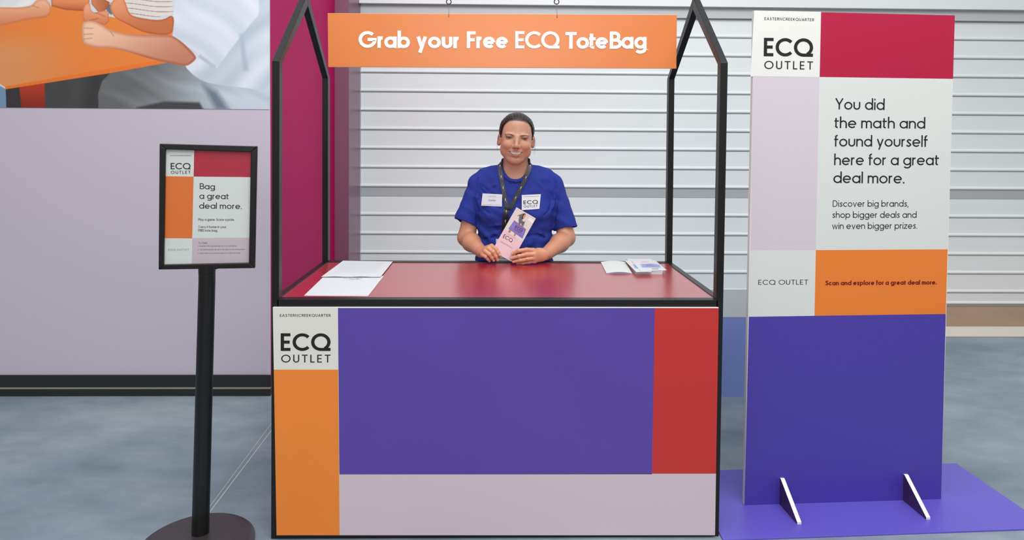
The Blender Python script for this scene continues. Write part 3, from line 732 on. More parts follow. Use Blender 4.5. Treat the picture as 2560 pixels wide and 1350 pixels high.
bb.inputs['Base Color'].default_value = (.1, .1, .1, 1); bb.inputs['Roughness'].default_value = .05; bb.inputs['Alpha'].default_value = .04; bb.inputs['Specular IOR Level'].default_value = .6
mb = MB().prism([FR.at(*c, -.0075) for c in ic], FR.N * -.001); mb.build('clear_cover', gm, ps)

# ================================================================ PAPERS on the counter
def sheet(name, corners, z, label, cat, text=None, curl=0.0, group=None, th=.0006):
    """corners: near-left, near-right, far-right, far-left pixels"""
    P = [atZ(*c, z) for c in corners]; n = 14; mb = MB(); V_ = []
    for i in range(n + 1):
        for j in range(n + 1):
            u, v = i / n, j / n
            p = (P[0] * (1 - u) + P[1] * u) * (1 - v) + (P[3] * (1 - u) + P[2] * u) * v
            p = p + np.array([0, 0, curl * (1 - v) ** 3 * math.sin(u * PI * 2.2) ** 2 + curl * .5 * v ** 4]); V_.append(p)
    nn = (n + 1) ** 2
    F_ = []
    for i in range(n):
        for j in range(n):
            a = i * (n + 1) + j; F_.append((a, a + n + 1, a + n + 2, a + 1)); F_.append((nn + a, nn + a + 1, nn + a + n + 2, nn + a + n + 1))
    for i in range(n):
        for (a, b) in (((i) * (n + 1), (i + 1) * (n + 1)), (i * (n + 1) + n, (i + 1) * (n + 1) + n), (i, i + 1), (n * (n + 1) + i, n * (n + 1) + i + 1)):
            F_.append((a, b, nn + b, nn + a))
    mb.add([p + np.array([0, 0, th]) for p in V_] + V_, F_)
    o = mb.build(name, M_PAPER, smooth=True); tag(o, label, cat, group); return o, P
s1, P1_ = sheet('paper_sheet', [(760, 739.3), (920, 740.3), (959.5, 690), (811, 690)], ZT + .0003, 'white paper sheet at the front left of the red counter', 'paper')
PL1 = Plane(P1_[0] + np.array([0, 0, .0006]), P1_[1] - P1_[0], P1_[3] - P1_[0])
mb = MB()
for i, (yy, xa, xb) in enumerate(((696.2, 858, 905), (699, 872, 900))):
    put_text(mb, PL1, 'scan here to sign up', (xa, yy), (xb, yy), 1.6, w_=.14, n=.0003)
mb.build('small_text', M_GREYINK, s1, fix=False)
s2, P2_ = sheet('paper_sheet', [(803, 692.3), (951.5, 692.5), (982, 654.3), (857.5, 652.4)], ZT + .0036, 'white paper sheet with faint grey lines, at the back left of the red counter', 'paper', curl=.0015)
PL2 = Plane(P2_[0] + np.array([0, 0, .0006]), P2_[1] - P2_[0], P2_[3] - P2_[0])
mb = MB(); ul = np.linalg.norm(P2_[1] - P2_[0]); vl = np.linalg.norm(P2_[3] - P2_[0])
for k in range(8):
    mb.cut(); st_, W_ = text_strokes('terms and conditions of the free tote bag offer apply', .12)
    ribbon(mb, PL2, st_, ul * .14, vl * (.22 + k * .085), ul * .72 / W_, .0042, .12, .0022)
mb.build('small_text', M_LGREYINK, s2, fix=False)

# booklets at right
bk1 = [(1516, 685), (1580, 685), (1563, 657), (1502, 657)]
P = [atZ(*c, ZT) for c in bk1]
def arched(P, z0, bulge, th, n=16):
    mb = MB(); V_ = []
    for j in (0, 1):
        for i in range(n + 1):
            u = i / n; p = (P[0] * (1 - u) + P[1] * u) if j == 0 else (P[3] * (1 - u) + P[2] * u)
            V_.append(p + np.array([0, 0, z0 + bulge * math.sin(u * PI)]))
    m_ = n + 1; top = [p + np.array([0, 0, th]) for p in V_]
    F_ = []
    for i in range(n):
        F_ += [(i, i + 1, m_ + i + 1, m_ + i), (2 * m_ + i, 3 * m_ + i, 3 * m_ + i + 1, 2 * m_ + i + 1), (i, 2 * m_ + i, 2 * m_ + i + 1, i + 1), (m_ + i, m_ + i + 1, 3 * m_ + i + 1, 3 * m_ + i)]
    F_ += [(0, m_, 3 * m_, 2 * m_), (n, 2 * m_ + n, 3 * m_ + n, m_ + n)]
    return mb.add(V_ + top, F_)
GB = 'brochures laid out on the red counter'
tag(arched(P, .0002, .0010, .0012).build('brochure', M_PAPER), 'flat white brochure at the bottom of the left pile on the counter', 'brochure', GB)
tag(arched(P, .0016, .0042, .0016).build('brochure', mat('blue_tinted_page', (160, 178, 218), .5)), 'brochure with a pale blue lower edge, middle of the left pile on the counter', 'brochure', GB)
tag(arched(P, .0034, .0050, .0005).build('brochure', mat('matt_cover', (210, 213, 211), .5)), 'plain white bulging brochure on top of the left pile on the counter', 'brochure', GB)
bk2 = [(1590, 686.5), (1656, 686), (1628, 655), (1566, 655)]
P = [atZ(*c, ZT) for c in bk2]
rand_ = random.Random(3)
for k in range(6):
    off = np.array([(k % 3 - 1) * .0008, rand_.uniform(-.0006, .0006), 0]); mb = MB().prism([p + off + np.array([0, 0, .0003 + k * .0024]) for p in P], (0, 0, .0021))
    tag(mb.build('brochure', M_PAPER), 'white brochure inside the thick square stack at the right end of the counter', 'brochure', GB + ', inside the thick stack')
zt_ = ZT + .0152
def flat_print(name, corners, z, layers_, base, label, n=(60, 60)):
    Pc = [atZ(*c, z) for c in corners]; U_, V2 = np.meshgrid(np.linspace(0, 1, n[0]), np.linspace(0, 1, n[1]), indexing='ij')
    C = paint(U_ * 100, V2 * 100, layers_, base)
    Vv = ((Pc[0] * (1 - U_[..., None]) + Pc[1] * U_[..., None]) * (1 - V2[..., None]) + (Pc[3] * (1 - U_[..., None]) + Pc[2] * U_[..., None]) * V2[..., None]).reshape(-1, 3)
    I = np.arange(n[0] * n[1]).reshape(n); F_ = np.stack([I[:-1, :-1], I[1:, :-1], I[1:, 1:], I[:-1, 1:]], -1).reshape(-1, 4)
    o = obj_col(name, Vv, F_, lin_np(C.reshape(-1, 3)), mat('printed_paper', (220, 220, 220), .45, attr=True), None, smooth=False)
    s = o.modifiers.new('thick', 'SOLIDIFY'); s.thickness = .0006; s.offset = -1; return tag(o, label, 'brochure', GB)
cov_layers = [([(0, 62), (100, 62), (100, 100), (0, 100)], (214, 202, 208), 14), ([(18, 30), (88, 24), (96, 52), (72, 66), (24, 62)], (140, 148, 200), 8), ([(40, 40), (70, 36), (66, 58), (44, 56)], (120, 122, 184), 8),
              ([(50, 12), (72, 10), (74, 17), (50, 18)], (110, 116, 124), 4), ([(36, 80), (64, 80), (64, 84), (36, 84)], (150, 140, 150), 3)]
flat_print('brochure', [(1590.5, 680), (1630, 679.5), (1600, 651), (1561.5, 651)], zt_, cov_layers, (206, 210, 210), 'printed brochure partly covered by another, near the top of the thick right stack')
flat_print('brochure', [(1602, 678), (1667, 675.2), (1638, 650.6), (1577.5, 650.6)], zt_ + .0012, cov_layers, (206, 210, 210), 'printed brochure with blue picture and pink band lying topmost on the thick right stack')

# ================================================================ PERSON
def smin(a, b, k):
    h_ = np.clip(.5 + .5 * (a - b) / k, 0, 1); return a * (1 - h_) + b * h_ - k * h_ * (1 - h_)
def smax(a, b, k): return -smin(-a, -b, k)
def axis(segs):
    """segs: list of (start, end, step)"""
    o = []
    for a, b, s in segs:
        n = max(1, int(round((b - a) / s))); o += list(np.linspace(a, b, n, endpoint=False))
    o.append(segs[-1][1]); return np.array(o)
class Field:
    def __init__(s, xs, ys, zs):
        s.xs, s.ys, s.zs = xs, ys, zs; s.F = np.full((len(xs), len(ys), len(zs)), .08, np.float32)
    def sl(s, lo, hi):
        return tuple(slice(int(max(0, np.searchsorted(a, lo[i]) - 1)), int(min(len(a), np.searchsorted(a, hi[i]) + 1))) for i, a in enumerate((s.xs, s.ys, s.zs)))
    def coords(s, q): return s.xs[q[0]][:, None, None], s.ys[q[1]][None, :, None], s.zs[q[2]][None, None, :]
    def op(s, fn, lo, hi, k=.01, mode='add'):
        q = s.sl(np.array(lo) - k - .012, np.array(hi) + k + .012)
        if any(x.stop - x.start < 2 for x in q): return
        d = fn(*s.coords(q)).astype(np.float32)
        if mode == 'add': s.F[q] = smin(s.F[q], d, k)
        elif mode == 'sub': s.F[q] = smax(s.F[q], -d, k)
        elif mode == 'disp': s.F[q] = s.F[q] + d
    def cone(s, a, b, ra, rb, k=.01, mode='add'):
        a = np.array(a, float); b = np.array(b, float); ba = b - a; L2 = ba @ ba
        def fn(X, Y, Z):
            px, py, pz = X - a[0], Y - a[1], Z - a[2]; t = np.clip((px * ba[0] + py * ba[1] + pz * ba[2]) / L2, 0, 1)
            return np.sqrt((px - t * ba[0]) ** 2 + (py - t * ba[1]) ** 2 + (pz - t * ba[2]) ** 2) - (ra + (rb - ra) * t)
        r = max(ra, rb); s.op(fn, np.minimum(a, b) - r, np.maximum(a, b) + r, k, mode)
    def ell(s, c, r, k=.01, mode='add', R=None):
        c = np.array(c, float); r = np.array(r, float); Rm = np.eye(3) if R is None else R
        def fn(X, Y, Z):
            x, y, z = X - c[0], Y - c[1], Z - c[2]
            u = (Rm[0][0] * x + Rm[1][0] * y + Rm[2][0] * z) / r[0]; v = (Rm[0][1] * x + Rm[1][1] * y + Rm[2][1] * z) / r[1]; w__ = (Rm[0][2] * x + Rm[1][2] * y + Rm[2][2] * z) / r[2]
            k0 = np.sqrt(u * u + v * v + w__ * w__) + 1e-6; k1 = np.sqrt((u / r[0]) ** 2 + (v / r[1]) ** 2 + (w__ / r[2]) ** 2) + 1e-6
            return k0 * (k0 - 1) / k1
        m = max(r); s.op(fn, c - m, c + m, k, mode)
    def mesh(s):
        F_ = s.F; ins = F_ < 0; nx_, ny_, nz_ = F_.shape
        cnt = np.zeros((nx_ - 1, ny_ - 1, nz_ - 1), np.int8)
        for i in (0, 1):
            for j in (0, 1):
                for k in (0, 1): cnt += ins[i:nx_ - 1 + i, j:ny_ - 1 + j, k:nz_ - 1 + k]
        act = (cnt > 0) & (cnt < 8); ii, jj, kk = np.nonzero(act); n = len(ii)
        idx = np.full(act.shape, -1, np.int32); idx[ii, jj, kk] = np.arange(n)
        acc = np.zeros((n, 3)); num = np.zeros(n)
        G = (s.xs, s.ys, s.zs)
        for ax in range(3):
            o1, o2 = [a for a in range(3) if a != ax]
            for p in (0, 1):
                for q in (0, 1):
                    a = [ii.copy(), jj.copy(), kk.copy()]; a[o1] += p; a[o2] += q; b = [x.copy() for x in a]; b[ax] += 1
                    fa = F_[tuple(a)]; fb = F_[tuple(b)]; m = (fa < 0) != (fb < 0); t = fa[m] / (fa[m] - fb[m])
                    pos = np.stack([G[d][a[d][m]] for d in range(3)], 1); pos[:, ax] += t * (G[ax][b[ax][m]] - G[ax][a[ax][m]])
                    acc[m] += pos; num[m] += 1
        V_ = acc / num[:, None]; faces = []
        for ax in range(3):
            sa = [slice(None)] * 3; sb_ = [slice(None)] * 3; sa[ax] = slice(0, -1); sb_[ax] = slice(1, None)
            A_ = ins[tuple(sa)]; B_ = ins[tuple(sb_)]; ch = A_ != B_; p = list(np.nonzero(ch)); flip = A_[tuple(p)]
            o1, o2 = [(1, 2), (2, 0), (0, 1)][ax]
            ok = (p[o1] > 0) & (p[o2] > 0) & (p[o1] < F_.shape[o1] - 1) & (p[o2] < F_.shape[o2] - 1); p = [x[ok] for x in p]; flip = flip[ok]
            def g(d1, d2):
                c_ = [x.copy() for x in p]; c_[o1] += d1; c_[o2] += d2; return idx[tuple(c_)]
            q = np.stack([g(-1, -1), g(0, -1), g(0, 0), g(-1, 0)], 1); q[~flip] = q[~flip][:, ::-1]; faces.append(q)
        Fc = np.concatenate(faces); Fc = Fc[(Fc >= 0).all(1)]
        return V_, Fc
rng = np.random.RandomState(4)
_NK = rng.randn(24, 3); _NP = rng.rand(24) * 6.28
def snoise(P, sc):
    o = 0
    for k in range(24): o = o + np.sin((P[..., 0] * _NK[k, 0] + P[..., 1] * _NK[k, 1] + P[..., 2] * _NK[k, 2]) * sc + _NP[k])
    return o / 8

HC = atY(1291, 345, 3.19); TILT = math.radians(4.2)
ct, sn = math.cos(TILT), math.sin(TILT)
HR = np.array([[ct, 0, sn], [0, 1, 0], [-sn, 0, ct]])        # columns: local axes in the world
def H(x, y, z): return HC + HR @ np.array([x, y, z])
def wl(P): return (P - HC) @ HR                               # world -> head local

# ---- joints
Lsh, Lel, Lwr = atY(1194, 462, 3.285), atY(1166, 594, 3.26), atY(1203, 629, 3.10)      # arm at picture left
Rsh, Rel, Rwr = atY(1386, 462, 3.285), atY(1416, 594, 3.26), atY(1366, 634, 3.085)     # arm at picture right
TX = atY(1288, 500, 3.28)[0]; YT = 3.285
def zpx(py, Y=3.28): return float(atY(1288, py, Y)[2])
tab = [(398, .050, .05, 3.245), (415, .065, .055, 3.25), (428, .105, .075, 3.262), (442, .150, .092, 3.272), (460, .172, .108, 3.28), (485, .183, .122, 3.283), (520, .185, .132, 3.285),
       (560, .181, .132, 3.287), (600, .180, .130, 3.29), (640, .186, .134, 3.295), (690, .196, .140, 3.30), (740, .196, .140, 3.305), (790, .18, .130, 3.31)]
tz = np.array([zpx(t[0]) for t in tab])[::-1]; ta = np.array([t[1] for t in tab])[::-1]; tb = np.array([t[2] for t in tab])[::-1]; tcn = np.array([t[3] for t in tab])[::-1]
def torso_fn(inset, z0, z1, kz=.01):
    def fn(X, Y, Z):
        a = np.interp(Z, tz, ta) - inset; b = np.interp(Z, tz, tb) - inset; c_ = np.interp(Z, tz, tcn)
        u = (X - TX) / a; v = (Y - c_) / b; q = (np.abs(u) ** 2.3 + np.abs(v) ** 2.3) ** (1 / 2.3)
        d = (q - 1) * np.minimum(a, b) * .9
        return smax(d, np.maximum(z0 - Z, Z - z1), kz)
    return fn

# ---- body (one continuous surface)
xs = axis([(TX - .36, -.18, .006), (-.18, -.10, .0045), (-.10, .20, .0017), (.20, .30, .0035), (.30, TX + .36, .006)])
ys = axis([(2.96, 3.17, .0017), (3.17, 3.24, .0026), (3.24, 3.46, .006)])
zs = axis([(-.005, .80, .012), (.80, .845, .006), (.845, .945, .0017), (.945, 1.22, .005), (1.22, 1.27, .003), (1.27, 1.50, .0017), (1.50, 1.56, .003)])
B = Field(xs, ys, zs)
B.op(torso_fn(.009, .70, zpx(400)), (TX - .2, 3.1, .68), (TX + .2, 3.45, 1.36), .02)
# hips and legs down to the floor
for sg in (-1, 1):
    hip = (TX + sg * .085, 3.31, .80); kn = (TX + sg * .09, 3.32, .42); an = (TX + sg * .09, 3.35, .08)
    B.cone(hip, kn, .088, .055, .03); B.cone(kn, an, .055, .035, .02); B.cone((TX + sg * .09, 3.36, .045), (TX + sg * .10, 3.23, .03), .03, .026, .02)
# arms
B.cone(Lsh, Lel, .042, .040, .008); B.cone(Rsh, Rel, .042, .040, .008)
def lerp3(a, b, t): return np.array(a) * (1 - t) + np.array(b) * t
B.cone(Lel, lerp3(Lel, Lwr, .35), .039, .041, .02); B.cone(lerp3(Lel, Lwr, .35), Lwr, .041, .0275, .02)
B.cone(Rel, lerp3(Rel, Rwr, .35), .040, .042, .02); B.cone(lerp3(Rel, Rwr, .35), Rwr, .042, .029, .02)
# neck
B.cone(atY(1289, 392, 3.235), atY(1288, 446, 3.262), .056, .062, .025)
# head
B.ell(H(0, .012, .034), (.0745, .092, .082), .01, R=HR)
B.ell(H(0, -.022, -.020), (.0715, .070, .082), .02, R=HR)
B.ell(H(0, -.026, -.064), (.058, .052, .046), .022, R=HR)
B.ell(H(0, .0, -.056), (.062, .060, .044), .02, R=HR)
B.ell(H(0, -.060, -.100), (.026, .020, .019), .018, R=HR)
B.ell(H(0, -.03, -.092), (.043, .045, .026), .02, R=HR)
for sg in (-1, 1):
    B.ell(H(sg * .0400, -.0690, -.034), (.0215, .0175, .0180), .019, R=HR)
    B.ell(H(sg * .052, -.045, -.058), (.018, .022, .026), .018, R=HR)
    B.ell(H(sg * .0350, -.104, .001), (.0165, .0165, .0105), .014, 'sub', R=HR)
    B.ell(H(sg * .0345, -.0715, .000), (.0155, .0150, .0105), .004, R=HR)
    B.cone(H(sg * .022, -.0820, .0150), H(sg * .050, -.072, .0150), .0045, .0045, .012)
    # ears
    B.ell(H(sg * .0815, .010, -.011), (.0065, .0165, .026), .010, R=HR); B.ell(H(sg * .0765, .010, -.012), (.006, .014, .024), .008, R=HR)
    B.ell(H(sg * .0835, -.009, -.011), (.0030, .0060, .014), .003, 'sub', R=HR)
    B.ell(H(sg * .0795, .002, -.032), (.006, .009, .010), .008, R=HR)
B.cone(H(0, -.085, .006), H(0, -.1065, -.033), .0070, .0095, .013)
B.ell(H(0, -.106, -.037), (.0115, .0105, .009), .008, R=HR)
for sg in (-1, 1):
    B.ell(H(sg * .0135, -.0945, -.040), (.0072, .0090, .0070), .006, R=HR)
    B.ell(H(sg * .0068, -.101, -.0475), (.0032, .0045, .0025), .002, 'sub', R=HR)
    B.cone(H(sg * .0215, -.0935, -.040), H(sg * .0375, -.082, -.064), .0026, .0022, .0075, 'sub')
# lips and smile
def mouth_curve(x): return -.0690 + .0080 * (abs(x) / .031) ** 2
def mouth_y(x): return -.0925 + .020 * (abs(x) / .031) ** 2
B.ell(H(0, -.074, -.070), (.030, .0195, .020), .012, R=HR)
pts = [(x, mouth_y(x), mouth_curve(x)) for x in np.linspace(-.030, .030, 9)]
for a_, b_ in zip(pts[:-1], pts[1:]):
    B.cone(H(a_[0], a_[1] - .001, a_[2] + .0068 * (1 - (a_[0] / .034) ** 2)), H(b_[0], b_[1] - .001, b_[2] + .0068 * (1 - (b_[0] / .034) ** 2)), .0030, .0030, .0035)
    B.cone(H(a_[0] * .92, a_[1] - .002, a_[2] - .0092 * (1 - (a_[0] / .033) ** 2)), H(b_[0] * .92, b_[1] - .002, b_[2] - .0092 * (1 - (b_[0] / .033) ** 2)), .0042, .0042, .0040)
B.ell(H(0, -.086, -.0895), (.020, .006, .004), .007, 'sub', R=HR)

# hands.  (pixel, depth) chains; every finger is its own tapered chain
def W(px, py, Y): return atY(px, py, Y)
def finger(chain, radii, k=.0035):
    P = [W(*c) for c in chain]
    for i in range(len(P) - 1): B.cone(P[i], P[i + 1], radii[i], radii[i + 1], .004 if i else k)
# picture-right hand: palm behind the brochure edge, fingers to the left in front of it
YH = 3.022
kn = [W(1333, 627, YH + .006), W(1337, 635, YH), W(1337, 644, YH), W(1336, 652, YH + .006)]
for q in kn: B.cone(Rwr + np.array([-.01, -.01, 0]), q, .021, .0125, .012)
B.ell((kn[1] + kn[2]) / 2 * .55 + Rwr * .45, (.040, .017, .030), .012)
finger([(1333, 626, YH + .004), (1316, 624.5, YH - .010), (1297, 627, YH - .011), (1281, 634, YH - .004)], [.0112, .0098, .0088, .0074])
finger([(1337, 636, YH), (1317, 636, YH - .014), (1297, 640.5, YH - .014), (1279, 645.5, YH - .006)], [.0112, .0098, .0088, .0074])
finger([(1337, 645, YH), (1319, 647.5, YH - .012), (1300, 650.8, YH - .012), (1284, 654, YH - .004)], [.0108, .0092, .0084, .0070])
finger([(1336, 652, YH + .006), (1322, 655, YH + .002), (1306, 657.5, YH + .002), (1294, 658.5, YH + .008)], [.0095, .0082, .0074, .0062])
finger([(1345, 630, YH + .035), (1325, 628, YH + .034), (1308, 632, YH + .028)], [.013, .0105, .0085], .010)   # thumb, behind the brochure
# picture-left hand: back of the hand up, fingers pointing down and to the right
YH2 = 3.045
kl = [W(1229, 615.5, YH2 + .006), W(1221, 621, YH2), W(1213, 628, YH2), W(1207, 637, YH2 + .004)]
for q in kl: B.cone(Lwr + np.array([.004, -.012, .0]), q, .020, .0118, .010)
finger([(1229, 615.5, YH2 + .004), (1240, 623, YH2 - .016), (1245.5, 631, YH2 - .020), (1249.5, 638, YH2 - .022)], [.0105, .0090, .0080, .0068])
finger([(1221, 621, YH2), (1233, 630, YH2 - .018), (1240, 641, YH2 - .018), (1244, 650, YH2 - .014)], [.0108, .0094, .0084, .0070])
finger([(1213, 628, YH2), (1223.5, 636, YH2 - .016), (1230, 644.5, YH2 - .014), (1234.5, 651, YH2 - .010)], [.0105, .0090, .0080, .0068])
finger([(1207, 637, YH2 + .004), (1214.5, 642, YH2 - .008), (1220, 648, YH2 - .006), (1224, 652.5, YH2 - .002)], [.0098, .0082, .0072, .0062])
finger([(1216, 636, YH2 + .020), (1232, 641, YH2 + .020), (1246, 641, YH2 + .012)], [.0125, .0105, .0082], .010)
V, F = B.mesh()

def band(t, a, b, s): return sm(a - s, a + s, t) * (1 - sm(b - s, b + s, t))
L = wl(V); lx, ly, lz = L[:, 0], L[:, 1], L[:, 2]
base = np.array([214, 156, 128.])
C = np.zeros((len(V), 3)) + base
nz_ = snoise(V, 90); C *= (1 + .02 * nz_)[:, None]
head = (V[:, 2] > 1.22)
fr = head & (ly < -.02)
def blend(mask, col, a=1.0):
    global C
    m = np.clip(mask, 0, 1)[:, None] * a; C = C * (1 - m) + np.array(col, float) * m
def gauss(x, y, cx_, cy_, sx_, sy_): return np.exp(-((x - cx_) / sx_) ** 2 - ((y - cy_) / sy_) ** 2)
f_ = fr.astype(float)
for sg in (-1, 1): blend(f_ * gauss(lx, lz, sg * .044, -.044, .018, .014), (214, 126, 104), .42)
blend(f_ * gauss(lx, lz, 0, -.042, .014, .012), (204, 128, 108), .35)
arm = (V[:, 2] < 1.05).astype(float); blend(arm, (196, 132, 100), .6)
for sg in (-1, 1): blend(f_ * gauss(lx, lz, sg * .050, -.062, .018, .022), (186, 114, 84), .28)  # lower cheeks darker: shade below the smiling cheeks painted into the skin
rh = ((np.abs(lx) / .0720) ** 2.9 + (np.abs(lz) / .0835) ** 2.9) ** (1 / 2.9)
blend(head * (ly < .06) * (np.abs(lx) < .0775) * (lz > -.004) * sm(.90, 1.02, rh + .012 * snoise(np.stack([lx * 3, lz * 0, lz * 3], 1), 60)), (40, 28, 24), .92)
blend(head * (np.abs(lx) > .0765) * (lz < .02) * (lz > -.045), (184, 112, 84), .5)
# brows
for sg in (-1, 1):
    u = sg * lx; cz = .0100 + .0066 * np.sin(np.clip((u - .012) / .048, 0, 1) * PI * .80)
    th = .0023 * (1 - .68 * sm(.022, .056, u)); m = f_ * band(u, .0145, .057, .003) * (1 - sm(th * .7, th * 1.5, np.abs(lz - cz + .001)))
    blend(m, (76, 50, 40), .85)
# eyes
for sg in (-1, 1):
    u = sg * lx - .0350; ue = np.clip(1 - (u / .0150) ** 2, 0, 1)
    zc_ = .0002 + .0008 * (u / .015); dz_ = lz - zc_; up_ = .0042 * ue ** .8; lo_ = .0030 * ue ** .8
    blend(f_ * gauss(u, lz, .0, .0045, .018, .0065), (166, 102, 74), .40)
    blend(f_ * gauss(sg * lx, lz, .0185, .003, .006, .010), (150, 92, 66), .35)  # socket shadow by the inner eye corner, painted into the skin colour
    inside = f_ * (1 - sm(-.0004, .0008, dz_ - up_)) * (1 - sm(-.0004, .0008, -dz_ - lo_)) * (np.abs(u) < .0146)
    blend(inside, (132, 112, 102), .95)
    blend(inside * (1 - sm(.0060, .0078, np.hypot(u * 1.0, dz_))), (44, 25, 17), 1)
    blend(inside * (1 - sm(.0020, .0030, np.hypot(u, dz_))), (12, 9, 9), 1)
    blend(inside * (1 - sm(.0004, .0011, np.hypot(u + .0014 * sg, dz_ - .0014))), (225, 222, 220), .8)  # catchlight: a pale glint painted beside the pupil
    lash = f_ * (1 - sm(.0007, .0020, np.abs(dz_ - up_ - .0004))) * (np.abs(u) < .0158) * (.55 + .45 * sm(-.015, .008, u)); blend(lash, (36, 24, 20), .95)
    lash2 = f_ * (1 - sm(.0004, .0014, np.abs(dz_ + lo_ + .0003))) * (np.abs(u) < .0140); blend(lash2, (84, 50, 40), .6)
    crease = f_ * (1 - sm(.0005, .0018, np.abs(dz_ - up_ - .0036))) * (np.abs(u) < .0155); blend(crease, (120, 72, 54), .5)
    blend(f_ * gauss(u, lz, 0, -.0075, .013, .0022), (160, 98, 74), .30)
# mouth
ex = np.clip(1 - (lx / .0315) ** 2, 0, 1); top = -.0610 - .0012 * ex; bot = -.0600 - .0145 * ex ** .8
mf = f_ * (ly < -.05)
upl = mf * band(lz, 0, 1, .0001) * 0
m = mf * (1 - sm(0, .0012, lz - top - .0044 * np.clip(1 - (lx / .034) ** 2, 0, 1))) * (1 - sm(0, .0012, bot - .0052 * np.clip(1 - (lx / .032) ** 2, 0, 1) - lz)) * (np.abs(lx) < .0335)
blend(m, (186, 92, 86), .8)
mi_ = mf * (1 - sm(0, .0009, lz - top)) * (1 - sm(0, .0009, bot - lz)) * (np.abs(lx) < .031)
blend(mi_, (52, 22, 20), 1)
tt = mi_ * (1 - sm(.0215, .0270, np.abs(lx))) * sm(0, .0010, lz - bot - .0006); blend(tt, (206, 196, 186), .95)
gap = tt * (1 - sm(.0002, .0008, np.abs(((np.abs(lx) + .0035) % .0070) - .0035))); blend(gap, (200, 184, 172), .5)
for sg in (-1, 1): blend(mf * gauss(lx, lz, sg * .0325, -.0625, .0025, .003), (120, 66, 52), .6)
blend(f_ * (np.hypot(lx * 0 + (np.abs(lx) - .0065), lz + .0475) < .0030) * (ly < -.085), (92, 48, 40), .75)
# nails
for (px, py, Y, r_) in ((1279.5, 634.5, YH - .012, .0058), (1277, 646, YH - .014, .0058), (1282.5, 654.5, YH - .010, .005), (1249.8, 637, YH2 - .029, .005), (1244.5, 649.5, YH2 - .02, .005), (1235, 650.5, YH2 - .016, .005)):
    c_ = W(px, py, Y); d = np.hypot(V[:, 0] - c_[0], (V[:, 2] - c_[2]) * 1.2); blend((V[:, 1] < Y + .006) * (1 - sm(r_ * .6, r_, d)), (226, 170, 150), .8)
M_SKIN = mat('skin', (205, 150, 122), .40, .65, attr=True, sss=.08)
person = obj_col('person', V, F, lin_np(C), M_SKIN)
tag(person, 'smiling person in a blue t-shirt standing behind the red counter holding a brochure', 'person')
bpy.context.view_layer.update()

